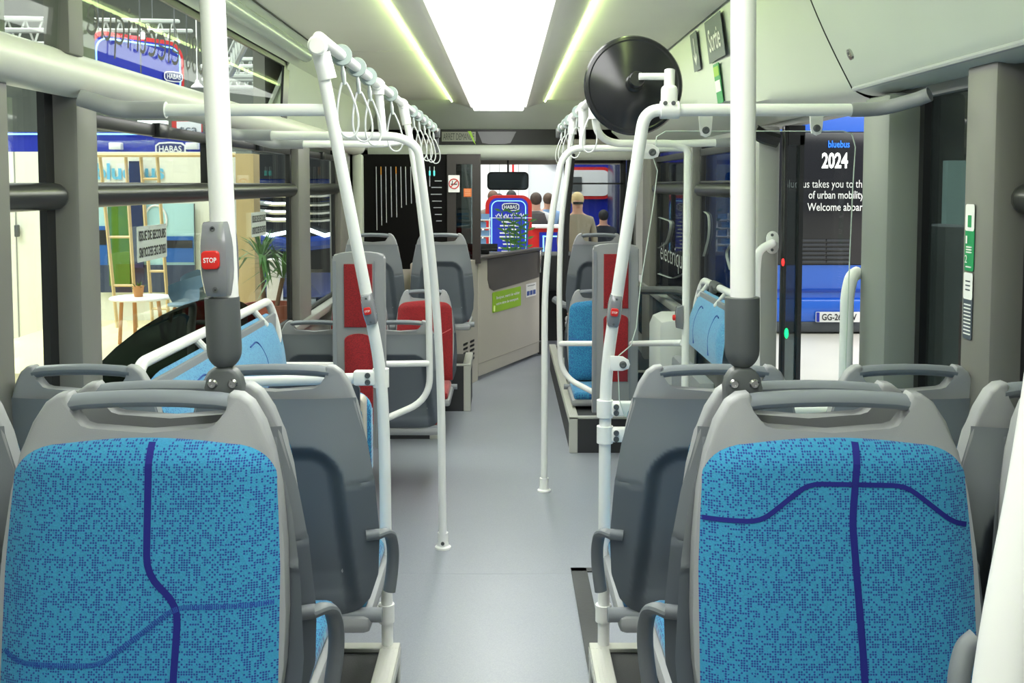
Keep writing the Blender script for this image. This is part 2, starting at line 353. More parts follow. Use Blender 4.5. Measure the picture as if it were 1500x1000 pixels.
def fl(u, v):
    d = 3.108+(8.7-3.108)*u**1.6; xb, zb = lerp_tab(d, CTAB); return V((xb, d, EYE+zb)).lerp(V((RW+.01, d, EYE+.26)), v)+V((0, 0, -math.sin(v*math.pi)*.015))
mb.grid(fl, 40, 6)
cov_f = part('trim_8', mb, COVE, None, True, kind='structure', ang=50)
part('seam_groove', MB().tube([onc(.715-.43*k/10, 3.104)+V((-math.sin(k/10*math.pi)*.012+.001, 0, 0)) for k in range(11)], .0035, 6), BLACKM, cov_n)
part('bottom_lip', MB().tube([onc(.285, -1.6), onc(.285, 3.09)], .008, 8), mat('lip_grey', (170, 174, 178), .4), cov_n)
lp = onc(.43, 2.86)
part('quarter_turn_lock', MB().lathe([(.016, 0), (.016, .006), (.008, .007), (.008, .003)], P(1252, 79, 1500*.98/512)+V((-.01, 0, 0)), (-1, 0, -.4)), STEEL, cov_n)
part('small_latch', MB().lathe([(.012, 0), (.012, .004)], P(967, 150, 6.0)+V((-.0, 0, 0)), (-1, 0, 0)), STEEL, cov_f)
cn = V((.41, 0, -.91)).normalized(); cu_ = -cn                     # up direction along the cover
def oncover(name, label, cat, Z, d, w, h, m):
    o = thing(name, label, cat, V((.853+(.903-.853)*(.715-Z)/(.715-.36)-.006, d, EYE+Z)))
    part('plate', MB().prism(rr(w, h, .004), ORI[o], -Y1, up_, .002), m, o, False); return o
up_ = V((-.14, 0, 1)).normalized()
so = oncover('exit_sign', 'dark grey sign reading Sortie on the right ceiling cover', 'sign', .60, 4.26, .32, .175, SIGN)
text('lettering', 'Sortie', ORI[so]+V((-.003, 0, 0)), -Y1, up_, .22, .095, TXW, so, .001, .01)
ar = oncover('arrow_sign', 'narrow dark sign with white down arrow left of the Sortie sign', 'sign', .60, 4.69, .15, .17, SIGN)
part('arrow', MB().prism([(-.006, .06), (-.006, -.035), (-.03, -.01), (-.03, -.028), (0, -.062), (.03, -.028), (.03, -.01), (.006, -.035), (.006, .06)], ORI[ar]+V((-.003, 0, 0)), -Y1, up_, .001), TXW, ar, False)
gs = oncover('safety_sticker', 'narrow green and white safety sticker below the Sortie sign', 'sticker', .42, 4.30, .11, .165, mat('sticker_green', (40, 150, 80), .5))
for k, (a, b_, m) in enumerate(((.03, .07, LIME), (-.035, .012, TXW))):
    part('printed_band', MB().prism(rr(.095, b_-a, .002, cy=(a+b_)/2), ORI[gs]+V((-.003, 0, 0)), -Y1, up_, .001), m, gs, False)
# ================================================================ WALLS
wl = MB().bb(LW-.06, LW, -1.6, 8.2, 0, .785).bb(LW-.06, LW, 7.42, 10.6, .785, EYE+.3).bb(LW-.06, LW, 8.0, 10.7, 0, EYE+.78).bb(LW-.06, LW, 5.2, 8.0, EYE+.26, EYE+.78)
wall_left = struct('wall_left', wl, WALLG)
part('sill', MB().bb(LW, LW+.07, -1.6, 7.4, .755, .80, .008), mat('sill_grey', (140, 141, 138), .5), wall_left)
for k, (a, b_) in enumerate(((.2, 1.6), (2.10, 2.39), (2.77, 2.91))):
    struct('trim_%d' % (9+k), MB().bb(LW-.03, -1.15, a, b_, 0, EYE+.62, .012), PILL, True)
for k, (a, b_) in enumerate(((5.80, 6.13), (7.30, 7.60))):
    struct('trim_%d' % (12+k), MB().bb(LW-.03, -1.165, a, b_, 0, EYE+.25, .012), PILL, True)
struct('trim_21', MB().bb(-1.16, -1.095, 2.60, 2.69, EYE+.33, EYE+.66, .005), PILL, True)
def leftwin(n, a, b_, vents):
    wd = thing('window_%d' % n, '', '', (LW, a, .785)); del wd['label']; del wd['category']; wd['kind'] = 'structure'
    part('pane', MB().bb(LW-.03, LW-.024, a, b_, .79, EYE+.27), GLASS, wd, False)
    f = MB().bb(LW-.022, LW-.002, a, a+.05, .79, EYE+.27).bb(LW-.022, LW-.002, b_-.05, b_, .79, EYE+.27).bb(LW-.022, LW-.002, a, b_, .79, .82)
    part('frame', f, BLACK, wd, False)
    part('belt_rail', MB().tube([(LW+.005, a+.02, 1.548), (LW+.005, b_-.02, 1.548)], .036, 14, flat=1.0).ball((LW+.005, b_-.02, 1.548), .036), mat('belt_black', (36, 38, 38), .3), wd)
    for (c, d) in vents:
        v_ = MB()
        for bx in ((c, d, 1.745, 1.785), (c, d, 1.578, 1.586), (c, c+.03, 1.578, 1.785), (d-.03, d, 1.578, 1.785)):
            v_.bb(LW-.02, LW+.012, bx[0], bx[1], bx[2], bx[3], .004)
        vf = part('vent_frame', v_, mat('vent_black', (36, 36, 36), .35), wd)
        part('latch', MB().bb(LW, LW+.03, (c+d)/2-.05, (c+d)/2+.05, 1.74, 1.79, .005), BLACK, vf)
    return wd
leftwin(1, 1.62, 2.76, [])
w2 = leftwin(2, 2.93, 5.80, [(2.97, 4.17), (4.22, 5.76)])
leftwin(3, 6.13, 7.30, [(6.17, 7.27)])
part('dark_arch_print', MB().prism([(-1.3, 0), (1.25, 0)]+[(1.25*math.cos(t*math.pi/16), .32*math.sin(t*math.pi/16)) for t in range(1, 16)], (LW-.02, 3.9, .80), Y1, Z1, .001), glass('dark_print_glass', (.10, .13, .12), .05), w2, False)
# upper slanted window
uw = thing('window_4', '', '', (-1.2, 2, EYE+.3)); del uw['label']; del uw['category']; uw['kind'] = 'structure'
ua, ub = V((-1.125, 0, EYE+.28)), V((-1.105, 0, EYE+.605))
part('pane', MB().add([ua+Y1*-1.5, ua+Y1*5.15, ub+Y1*5.15, ub+Y1*-1.5, ua+Y1*-1.5-X1*.006, ua+Y1*5.15-X1*.006, ub+Y1*5.15-X1*.006, ub+Y1*-1.5-X1*.006], [(0, 1, 2, 3), (7, 6, 5, 4), (0, 3, 7, 4), (1, 5, 6, 2), (0, 4, 5, 1), (3, 2, 6, 7)]), GLASSU, uw, False)
def ufr(y0, y1, t0, t1):
    a, b_ = ua.lerp(ub, t0)+X1*.008, ua.lerp(ub, t1)+X1*.008
    return [a+Y1*y0, a+Y1*y1, b_+Y1*y1, b_+Y1*y0, a+Y1*y0-X1*.012, a+Y1*y1-X1*.012, b_+Y1*y1-X1*.012, b_+Y1*y0-X1*.012], [(0, 1, 2, 3), (7, 6, 5, 4), (0, 3, 7, 4), (1, 5, 6, 2), (0, 4, 5, 1), (3, 2, 6, 7)]
uf = MB(); uf.add(*ufr(5.14, 5.26, -.1, 1.05)); uf.add(*ufr(-1.5, 5.26, .95, 1.08)); part('frame', uf, BLACK, uw, False)
text('window_lettering', '100% électrique', ua.lerp(ub, .50)+Y1*3.36+X1*.005, Y1, ub-ua, 1.22, .17, mat('vinyl_dark_olive', (58, 62, 56), .6), uw, 0, -.012, mirror=True)
# right wall
wr = MB().bb(RW, RW+.06, -1.6, 3.07, 0, .785).bb(RW, RW+.06, 4.6, 9.0, 0, .785).bb(RW, RW+.06, -1.6, 10.7, EYE+.24, EYE+.78).bb(RW, RW+.06, 9.0, 9.15, 0, 2)
wall_right = struct('wall_right', wr, WALLG)
part('sill', MB().bb(RW-.07, RW, 4.6, 9.0, .755, .80, .008), mat('sill_grey', (140, 141, 138), .5), wall_right)
part('lower_dark_panel', MB().bb(RW-.02, RW-.0, 6.2, 9.0, .34, .74, .004), mat('dark_gloss_panel', (56, 64, 70), .2), wall_right)
def rightwin(n, a, b_, gm, belt=True, vent=True):
    wd = thing('window_%d' % n, '', '', (RW, a, .785)); del wd['label']; del wd['category']; wd['kind'] = 'structure'
    part('pane', MB().bb(RW+.024, RW+.03, a, b_, .79, EYE+.24), gm, wd, False)
    part('frame', MB().bb(RW+.002, RW+.022, a, a+.04, .79, EYE+.24).bb(RW+.002, RW+.022, b_-.04, b_, .79, EYE+.24).bb(RW+.002, RW+.022, a, b_, .79, .82), BLACK, wd, False)
    if belt: part('belt_rail', MB().tube([(RW-.005, a+.03, 1.548), (RW-.005, b_-.03, 1.548)], .036, 14).ball((RW-.005, a+.03, 1.548), .036).ball((RW-.005, b_-.03, 1.548), .036), MATS['belt_black'], wd)
    if vent:
        v_ = MB()
        for bx in ((a+.04, b_-.04, 1.745, 1.785), (a+.04, b_-.04, 1.585, 1.60), (a+.04, a+.07, 1.585, 1.785), (b_-.07, b_-.04, 1.585, 1.785)): v_.bb(RW-.012, RW+.02, bx[0], bx[1], bx[2], bx[3], .004)
        part('vent_frame', v_, MATS['vent_black'], wd)
    return wd
rightwin(5, .3, 2.27, GLASSD); rightwin(6, 2.41, 2.87, GLASSD, False, False)
w7 = rightwin(7, 4.70, 6.05, GLASSD); w8 = rightwin(8, 6.35, 7.8, GLASSD)
struct('trim_14', MB().bb(1.08, RW+.01, 2.27, 2.42, 0, EYE+.28, .014), PILL, True)
struct('trim_15', MB().bb(1.063, RW+.05, 2.86, 3.07, -.02, EYE+.255, .02), mat('jamb_grey', (120, 126, 122), .5), True)
struct('trim_16', MB().bb(1.050, 1.140, 4.26, 4.66, 0, EYE+.24, .012), mat('post_grey', (160, 161, 158), .5), True)
struct('trim_17', MB().bb(RW-.05, RW+.03, 6.05, 6.35, 0, EYE+.24, .012).bb(RW-.05, RW+.03, 7.8, 8.2, 0, EYE+.24, .012), PILL, True)
text('window_lettering', 'électrique', P(985, 378, 1500*1.14/245)+V((0, 0, .0)), -Y1, Z1, 1.05, .17, mat('vinyl_pale', (176, 182, 180), .6), w8, .002, -.01)
def ribbon(c, poly, wdt): # flat vinyl stroke on the right window plane; poly in (distance, height)
    return MB().tube([V((RW+.02, p[0], p[1])) for p in poly], wdt, 6, fil=.08, flat=.15, flatdir=(0, 0, 1))
sw = MB()
for pl in ([(965, 318), (985, 325), (978, 355), (962, 365)], [(965, 318), (962, 400), (985, 408), (1003, 400)]):
    sw.tube([PX(x, y, RW+.018) for x, y in pl], .012, 6, fil=.12, flat=.2, flatdir=(1, 0, 0))
part('window_swirl', sw, MATS['vinyl_pale'], w8)
sw = MB()
for pl in ([(1029, 308), (1039, 315), (1039, 345), (1031, 375)], [(1075, 352), (1063, 370), (1070, 395)]):
    sw.tube([PX(x, y, RW+.018) for x, y in pl], .008, 6, fil=.12, flat=.2, flatdir=(1, 0, 0))
part('window_swirl', sw, MATS['vinyl_pale'], w7)
# rear wall behind the camera
struct('wall_rear', MB().bb(LW-.06, RW+.06, -1.66, -1.6, 0, EYE+.8), WALLG)
# pillar stickers
s1 = thing('emergency_sticker', 'green and white emergency exit instruction sticker on the right window pillar', 'sticker', V((1.079, 2.33, 1.40)))
RT = -Y1
pc = PX(1421, 348, 1.078)
part('sheet', MB().prism(rr(.045, .155, .006), pc, RT, Z1, .0012), GREEN, s1)
part('white_header', MB().prism(rr(.045, .062, .006, cy=.0465), pc, RT, Z1, .0018), TXW, s1)
part('exit_pictogram', MB().prism(rr(.018, .028, .002, cy=.038), pc, RT, Z1, .0024), GREEN, s1)
text('lettering', '1', pc+Z1*-.005+Y1*.012, RT, Z1, .008, .018, TXW, s1, .003); text('lettering', '2', pc+Z1*-.05+Y1*.012, RT, Z1, .011, .018, TXW, s1, .003)
for zz in (-.022, -.028, -.034, -.068): part('small_print', MB().prism(rr(.026, .003, .001, cy=zz), pc, RT, Z1, .003), TXW, s1, False)
pc = PX(1418, 448, 1.078)
s2 = thing('notice_sticker', 'white and slate notice sticker lower on the right window pillar', 'sticker', pc)
part('sheet', MB().prism(rr(.045, .155, .006), pc, RT, Z1, .0012), SIGN, s2)
part('white_header', MB().prism(rr(.045, .062, .006, cy=.0465), pc, RT, Z1, .0018), TXW, s2)
for k in range(9): part('small_print', MB().prism(rr(.034, .003, .001, cy=.003-k*.0085), pc, RT, Z1, .0024), TXW, s2, False)
for k in range(3): part('small_print', MB().prism(rr(.022, .003, .001, cy=.058-k*.010), pc, RT, Z1, .003), MATS['sign_slate'], s2, False)
# ================================================================ DOOR on the right
door = thing('door_1', '', '', (1.2, 4.3, 0)); del door['label']; del door['category']; door['kind'] = 'structure'
part('leaf_edge', MB().bb(1.14, 1.158, 4.20, 4.24, -.05, EYE+.24, .006).bb(1.158, 1.225, 4.20, 4.24, EYE+.16, EYE+.24).bb(1.205, 1.222, 4.20, 4.24, -.05, EYE+.2), BLACK, door)
part('leaf_glass', MB().bb(1.158, 1.205, 4.225, 4.235, -.02, EYE+.2), GLASSK if 0 else GLASSD, door, False)
part('red_lamp', MB().ball(P(1147, 384, 4.2), .016, 10, (.4, .5, 1)), emis('lamp_red', (255, 40, 40), 2), door)
part('green_lamp', MB().ball(P(1152, 488, 4.2), .022, 10, (.4, .5, 1)), emis('lamp_green', (20, 230, 120), 2), door)
part('door_arm', MB().tube([P(1105, 192, 4.2), P(1118, 200, 4.2), P(1140, 206, 4.2)], .03, 10, fil=.04), BLACK, door)
part('threshold', MB().bb(1.10, 1.25, 3.07, 4.3, -.03, .002), ALU, door, False)
# grab handle by the door
gh = thing('door_grab_handle', 'white bent grab handle screwed to the grey post left of the door', 'handle', P(1112, 600, 4.24))
part('tube', MB().tube([P(1131, 356, 4.25), P(1131, 356, 4.20), P(1111, 366, 4.19), P(1108, 395, 4.19), P(1106, 700, 4.19)], .0165, 12, fil=.05), WHITE, gh)
part('mounting_plate', MB().prism(rr(.052, .095, .026), P(1131, 355, 4.25), X1, Z1, .008, .002), WHITE, gh)
for dy in (-11, 11): part('screw', MB().lathe([(.006, 0), (.006, .003)], P(1131, 355+dy, 4.242), -Y1), DARK, gh)
one('door_edge_rail', MB().tube([(1.02, 3.04, .0), (1.02, 3.04, EYE-.33), (1.035, 3.05, EYE-.275), (1.06, 3.07, EYE-.265)], .02, 12, fil=.04), WHITE, 'pale rounded rail running up the door jamb by the open doorway', 'rail')
# ================================================================ SEATS
def hwf(z, tab):
    for (a, x), (b_, y) in zip(tab, tab[1:]):
        if z <= b_: t = max(0, (z-a)/(b_-a)); return x+(y-x)*t
    return tab[-1][1]
BT = [(.27, .15), (.285, .185), (.31, .208), (.37, .228), (.47, .234), (.6, .226), (.7, .212), (.80, .188)]
ZB, ZT = .27, .815
def lean(p): return V((p[0], p[1]+max(0, p[2]-.38)*.15, p[2]))
def leaned(mb):
    mb.v = [lean(p) for p in mb.v]; return mb
def sst(a, b_, x):
    t = min(1, max(0, (x-a)/(b_-a))); return t*t*(3-2*t)
def arch(x, z):   # signed distance-like value: > 0 inside the recessed arch of the seat back
    top = .705; r = .085; hw = .152+.036*max(0, (.69-z)/.36)
    qx = abs(x)-(hw-r); qz = z-(top-r)
    if qx > 0 and qz > 0: return r-math.hypot(qx, qz)
    return r-max(qx, qz)
def tone_at(x, z, s_):
    a = arch(x, z); up = sst(-.004, .004, z-(.60+.03*abs(s_)-.02))
    base = 1-up                      # 1 = darker lower shell
    t = base*(1-sst(0, .005, a))+sst(0, .005, a)*1.25
    return t*(1-sst(.040, .046, a))+sst(.040, .046, a)*.92
TONES = []
def back_mb():
    mb = MB(); TONES.clear()
    def fn(u, v):
        z = ZB+(ZT-ZB)*v; s = 2*u-1; x = hwf(z, BT)*s
        y = .015+.045*(1-abs(s)**3.2)*(1-.55*sst(.62, .82, z))*sst(ZB-.02, .33, z)
        a = arch(x, z); y -= .026*sst(0, .044, a)*sst(ZB, .34, z)
        if a < 0 and abs(z-.60-.03*abs(s)+.02) < .005: y -= .004
        TONES.append(tone_at(x, z, s)); return lean((x, y, z))
    mb.grid(fn, 64, 84); return mb
SHELL = bpy.data.materials.new('two_tone_shell'); SHELL.use_nodes = True; nt = SHELL.node_tree; b = nt.nodes['Principled BSDF']; b.inputs['Roughness'].default_value = .5
at = nt.nodes.new('ShaderNodeAttribute'); at.attribute_name = 'tone'; rp = nt.nodes.new('ShaderNodeValToRGB')
mr_ = nt.nodes.new('ShaderNodeMath'); mr_.operation = 'MULTIPLY'; mr_.inputs[1].default_value = .7; nt.links.new(at.outputs['Fac'], mr_.inputs[0])
rp.color_ramp.elements[0].color = s2l((122, 127, 134))+(1,); rp.color_ramp.elements[1].position = .7; rp.color_ramp.elements[1].color = s2l((94, 101, 110))+(1,); e_ = rp.color_ramp.elements.new(.945); e_.color = s2l((76, 84, 93))+(1,)
nt.links.new(mr_.outputs[0], rp.inputs['Fac']); nt.links.new(rp.outputs['Color'], b.inputs['Base Color'])
nz = nt.nodes.new('ShaderNodeTexNoise'); nz.inputs['Scale'].default_value = 900; bp = nt.nodes.new('ShaderNodeBump'); bp.inputs['Strength'].default_value = .12; bp.inputs['Distance'].default_value = .002
tc = nt.nodes.new('ShaderNodeTexCoord'); nt.links.new(tc.outputs['Object'], nz.inputs['Vector']); nt.links.new(nz.outputs['Fac'], bp.inputs['Height']); nt.links.new(bp.outputs['Normal'], b.inputs['Normal'])
CT = .822
def csurf(x, z, lift=0):
    W = cw(z); s = min(1, abs(x)/W); e = min(1, (CT-z)/.035) if z > CT-.035 else 1
    return lean((x, -.019-.026*(1-s**5)*max(0, e)**.5*min(1, max(0, (z-.30)/.03+.2))-lift, z))
def cw(z):
    W = .203 if z < .62 else .203-(z-.62)*.05
    if z > .765: k = min(1, (z-.765)/(CT-.765)); W = .125+(W-.125)*math.sqrt(max(0, 1-k*k))
    return W
def cushion_mb():
    mb = MB()
    def fn(u, v):
        z = .31+(CT-.31)*(1-(1-v)**1.5); x = cw(z)*(2*u-1); p = csurf(x*.9999, z); p.z -= .010*(2*u-1)**2*max(0, (v-.5)*2)**2; return p
    mb.grid(fn, 30, 34); return mb
def stripe_mb(pl, wd, dash=0):
    mb = MB(); pts = []
    for (a, b_) in zip(pl, pl[1:]):
        n = max(2, int(math.hypot(b_[0]-a[0], b_[1]-a[1])/.006))
        for k in range(n): pts.append((a[0]+(b_[0]-a[0])*k/n, a[1]+(b_[1]-a[1])*k/n))
    pts.append(pl[-1]); L = []
    for i, p in enumerate(pts):
        q = pts[min(i+1, len(pts)-1)]; o = pts[max(i-1, 0)]; dx, dz = q[0]-o[0], q[1]-o[1]; l = math.hypot(dx, dz) or 1; nx, nz = -dz/l*wd/2, dx/l*wd/2
        L.append((csurf(p[0]+nx, p[1]+nz, .0012), csurf(p[0]-nx, p[1]-nz, .0012)))
    for i, (a, b_) in enumerate(zip(L, L[1:])):
        if dash:
            for k in range(2):
                t0, t1 = k/2, k/2+.33; mb.add([a[0].lerp(b_[0], t0), a[0].lerp(b_[0], t1), a[1].lerp(b_[1], t1), a[1].lerp(b_[1], t0)], [(0, 1, 2, 3)])
        else: mb.add([a[0], b_[0], b_[1], a[1]], [(0, 1, 2, 3)])
    return mb
def make_seat(color, stripes=(), arm=(1,), label='', group=None, leg=0.0):
    t = thing('bus_chair', label, 'seat', (0, 0, 0), group)
    half = [(.0, .295), (.14, .295), (.178, .31), (.2, .37), (.21, .47), (.212, .55), (.208, .65), (.199, .74), (.187, .80), (.173, .845), (.155, .876), (.138, .889), (.122, .891), (.118, .886),
            (.117, .864), (.113, .846), (.103, .834), (.088, .829), (.0, .829)]
    poly = [(x, z) for x, z in half]+[(-x, z) for x, z in half[::-1] if x > 0]
    fr = MB().prism(poly, (0, .017, 0), X1, Z1, .036, .007)
    part('backrest_frame', leaned(fr), PLA_L, t, ang=50)
    bs_ = part('back_shell', back_mb(), SHELL, t, ang=40); at_ = bs_.data.attributes.new('tone', 'FLOAT', 'POINT')
    if len(bs_.data.vertices) == len(TONES): at_.data.foreach_set('value', TONES)
    else: print('TONE MISMATCH', len(bs_.data.vertices), len(TONES))
    hd = MB().tube([(-.126, 0, .872), (-.1, 0, .876), (-.05, 0, .879), (0, 0, .880), (.05, 0, .879), (.1, 0, .876), (.126, 0, .872)], .0135, 14, flat=1.35, flatdir=(0, 0, 1))
    part('handle', leaned(hd), PLA_H, t)
    fu, fh = (BLUEF, BLUEFH) if color == 'blue' else (REDF, REDFH)
    cu = part('back_cushion', cushion_mb(), fu, t, label=color+' fabric back cushion')
    for (pl, wd, m, dash) in stripes: part('woven_line', stripe_mb(pl, wd, dash), m, cu, False)
    part('seat_pan', MB().box((0, -.20, .245), (.42, .46, .045), .018).box((0, -.055, .285), (.32, .07, .05), .015), PLA_L, t)
    sc_ = MB()
    sc_.box((0, -.215, .285), (.39, .42, .05), .022, seg=3)
    part('seat_cushion', sc_, fh, t, label=color+' fabric seat cushion')
    for s in arm:
        a = MB().tube([(s*.205, .04, .478), (s*.236, .035, .480)], .0135, 14)
        a.tube([(s*.232, .035, .478), (s*.248, .028, .483), (s*.257, -.005, .466), (s*.260, -.03, .42), (s*.256, -.04, .36), (s*.248, -.04, .305)], .011, 12, fil=.03, flat=1.45)
        part('armrest', leaned(a), ARMG, t)
    part('crossbar', MB().tube([(-.235, .0, .262), (.235, .0, .262)], .018, 12), PLA_M, t)
    if leg is not None: part('leg_bracket', MB().bb(-.03, .03, -.2, .05, leg+.02, .27, .01).bb(-.06, .06, -.25, .09, leg, leg+.025, .006), ARMG, t)
    return t
def bez(pts, r=.03):
    out = [pts[0]]
    for i in range(1, len(pts)-1):
        a, b_, c = V(pts[i-1]+(0,)), V(pts[i]+(0,)), V(pts[i+1]+(0,)); q0 = b_+(a-b_).normalized()*r; q1 = b_+(c-b_).normalized()*r
        for k in range(5): u = k/4; p = q0*(1-u)**2+b_*2*u*(1-u)+q1*u*u; out.append((p.x, p.y))
    out.append(pts[-1]); return out
def place(o, x, y, z, facing=1, sx=1, sz=1):
    o.location = (x, y, z); o.rotation_euler = (0, 0, 0 if facing == 1 else math.pi)
    if sx != 1: o.scale = (sx, 1, sz)
YA, YB, YC, POD1, POD2 = 1.565, 1.80, 2.44, .355, .27
st_l = [(bez([(.012, .818), (.014, .62), (.062, .575), (.055, .41)]), .0105, NAVY, 0),
        (bez([(-.197, .50), (-.17, .485), (-.05, .485), (.058, .572), (.197, .572)], .02), .008, NAVY2, 1)]
st_r = [(bez([(.03, .818), (.018, .70), (.028, .50), (.03, .44), (.08, .41)], .02), .0105, NAVY, 0),
        (bez([(-.197, .70), (-.115, .70), (-.045, .758), (.098, .755), (.17, .695), (.193, .69)], .02), .0075, NAVY, 0)]
st_m = [(bez([(-.19, .58), (-.12, .57), (-.02, .53), (.19, .52)], .02), .006, PALEW, 0)]
GRP_A = 'blue seats nearest the camera facing it'
sa = make_seat('blue', st_l, (-1,), 'blue fabric seat facing the camera, left of the aisle, nearest in view'); place(sa, -.572, YA, POD1, 1, 1.07)
sa2 = copy_tree(sa); place(sa2, -1.02, YA, POD1, 1, .82); sa2['label'] = 'blue seat cropped by the left picture edge beside nearest left seat'
sr = make_seat('blue', st_r, (1,), 'blue fabric seat facing the camera, right of the aisle, with bent crossing navy lines'); place(sr, .522, YA, POD1, 1, 1.07)
sr2 = copy_tree(sr); place(sr2, .962, YA, POD1, 1, .80); sr2['label'] = 'cropped blue seat at the right picture edge behind the white tube'
for o in (sa, sa2, sr, sr2): o['group'] = GRP_A
bl = make_seat('blue', (), (-1,), 'grey-backed seat back to back with the nearest left blue seat'); place(bl, -.568, YB, POD1, -1)
# (rotated seats: local -x points to +x, so arm -1 is on the right)
def seat_copy(src, x, y, z, f, lab, grp, sx=1, sz=1):
    c = copy_tree(src); place(c, x, y, z, f, sx, sz); c['label'] = lab; c['group'] = grp; return c
GB = 'forward-facing seats in the second row'
bl['group'] = GB
br = make_seat('blue', (), (1,), 'grey-backed seat back to back with the nearest right blue seat'); place(br, .515, YB, POD1, -1); br['group'] = GB
seat_copy(bl, -1.01, YB, POD1, -1, 'grey-backed seat by the left window just behind the cropped blue seat', GB, .84)
seat_copy(br, .95, YB, POD1, -1, 'grey-backed seat at the right edge beneath the sticker pillar', GB, .84)
GC = 'forward-facing seats in the third row'
seat_copy(bl, -.535, YC, POD2, -1, 'grey-backed seat beside the left aisle with a hook armrest near the slanted white pole', GC)
seat_copy(bl, -.985, YC, POD2, -1, 'grey seat by the left window with its handle in front of the grey pillar', GC, .9)
seat_copy(br, .485, YC, POD2, -1, 'grey-backed seat beside the right aisle below the glass screen', GC)
seat_copy(br, .935, YC, POD2, -1, 'pale grey seat in front of the bright open doorway', GC, .9)
GD = 'grey seats behind the left backboard'
D1 = make_seat('red', (), (), 'grey-backed low seat right of the left backboard by the aisle', GD, None); place(D1, -.53, 5.20, .095, -1, .92, .90)
seat_copy(D1, -.963, 5.20, .095, -1, 'grey-backed low seat left of the left backboard under the window', GD, .92, .90)
GE = 'red seats facing the camera'
E1 = make_seat('red', [(bez([(-.19, .52), (-.02, .54), (.10, .60), (.19, .64)], .02), .006, mat('pale_red_thread', (196, 96, 96), .8), 0)], (), 'red fabric seat facing the camera by the aisle on the left', GE, .2)
place(E1, -.525, 6.62, .0, 1, .9)
seat_copy(E1, -.955, 6.62, .0, 1, 'red fabric seat facing the camera by the left window behind backboard', GE, .9)
GF = 'high grey seats behind the driver cab'
F1 = make_seat('red', (), (), 'high grey-backed seat beside the cab, above the red aisle seat', GF, -.03); place(F1, -.43, 6.98, .36, -1, .93)
seat_copy(F1, -.90, 6.98, .36, -1, 'high grey-backed seat nearer the left window, in front of the black partition', GF, .93)
seat_copy(F1, .63, 6.98, .36, -1, 'high grey-backed seat at the front on the right behind the blue seat', GF, .93)
E2 = make_seat('blue', st_m, (), 'blue seat facing the camera in front, beside the right backboard', leg=.22); place(E2, .60, 6.62, .0, 1, .92)
# ================================================================ PODIUMS
def podium(x0, x1, y0, y1, h, label, nearend=False, aisle=None, z0=0):
    t = thing('seat_podium', label, 'podium', ((x0+x1)/2, (y0+y1)/2, 0))
    part('body', MB().bb(x0+.006, x1-.006, y0+.006, y1-.006, z0, h-.012), mat('podium_black', (48, 50, 53), .6, bump=.3, bscale=300), t, False)
    for ax in aisle:
        s = 1 if ax == x1 else -1
        tr = MB().bb(ax-s*.055, ax, y0, y1, h-.012, h, .003).bb(ax-s*.008, ax+s*.001, y0, y1, h-.04, h-.012)
        for k in range(4): tr.bb(ax-s*(.012+.011*k), ax-s*(.016+.011*k), y0+.01, y1-.01, h-.001, h+.002)
        part('edge_trim', tr, ALU, t, False)
        e = y0 if nearend else y1
        part('corner_post', MB().bb(ax-s*.05, ax, (y0 if nearend else y1-.03), (y0+.03 if nearend else y1), z0, h-.012, .004), ALU, t, False)
    e0, e1 = (y0, y0+.04) if nearend else (y1-.04, y1)
    part('end_trim', MB().bb(x0, x1, e0, e1, h-.012, h+.001, .003), ALU, t, False)
    return t
podium(-1.2, -.30, .3, 2.86, .27, 'dark seat podium with ribbed pale edge trim left of the aisle', aisle=(-.30,))
podium(.24, 1.14, .3, 2.86, .27, 'dark seat podium with ribbed pale edge trim right of the aisle', aisle=(.24,))
podium(-1.2, -.31, 1.30, 2.12, .355, 'raised upper podium under the back to back seats on the left', aisle=(-.31,), z0=.271)
podium(.25, 1.14, 1.30, 2.12, .355, 'raised upper podium under the back to back seats on the right', aisle=(.25,), z0=.271)
podium(-1.2, -.24, 7.06, 7.58, .33, 'black podium beneath the high seats beside the cab', True, (-.24,))
podium(-1.2, -.42, 6.28, 6.9, .20, 'low black podium under the red seats facing the camera', True, (-.42,))
podium(.42, 1.12, 6.80, 7.35, .33, 'upper black podium under the high seat on the right', True, (.42,), .216)
podium(.377, 1.12, 5.95, 8.7, .215, 'black boxed podium with silver edges below the far blue seat', True, (.377,))
# ================================================================ POLES
def bolts(mb, c, n=2, s=.02):
    for k in range(n): mb.lathe([(.008, 0), (.008, .004), (.004, .004), (.004, .002)], V(c)+V((0, 0, (k-.5)*s*1.6)), -Y1, 10)
def tee(c, r=.026, L=.07, ax=Z1): return MB().tube([V(c)-ax*L/2, V(c)+ax*L/2], r, 18)
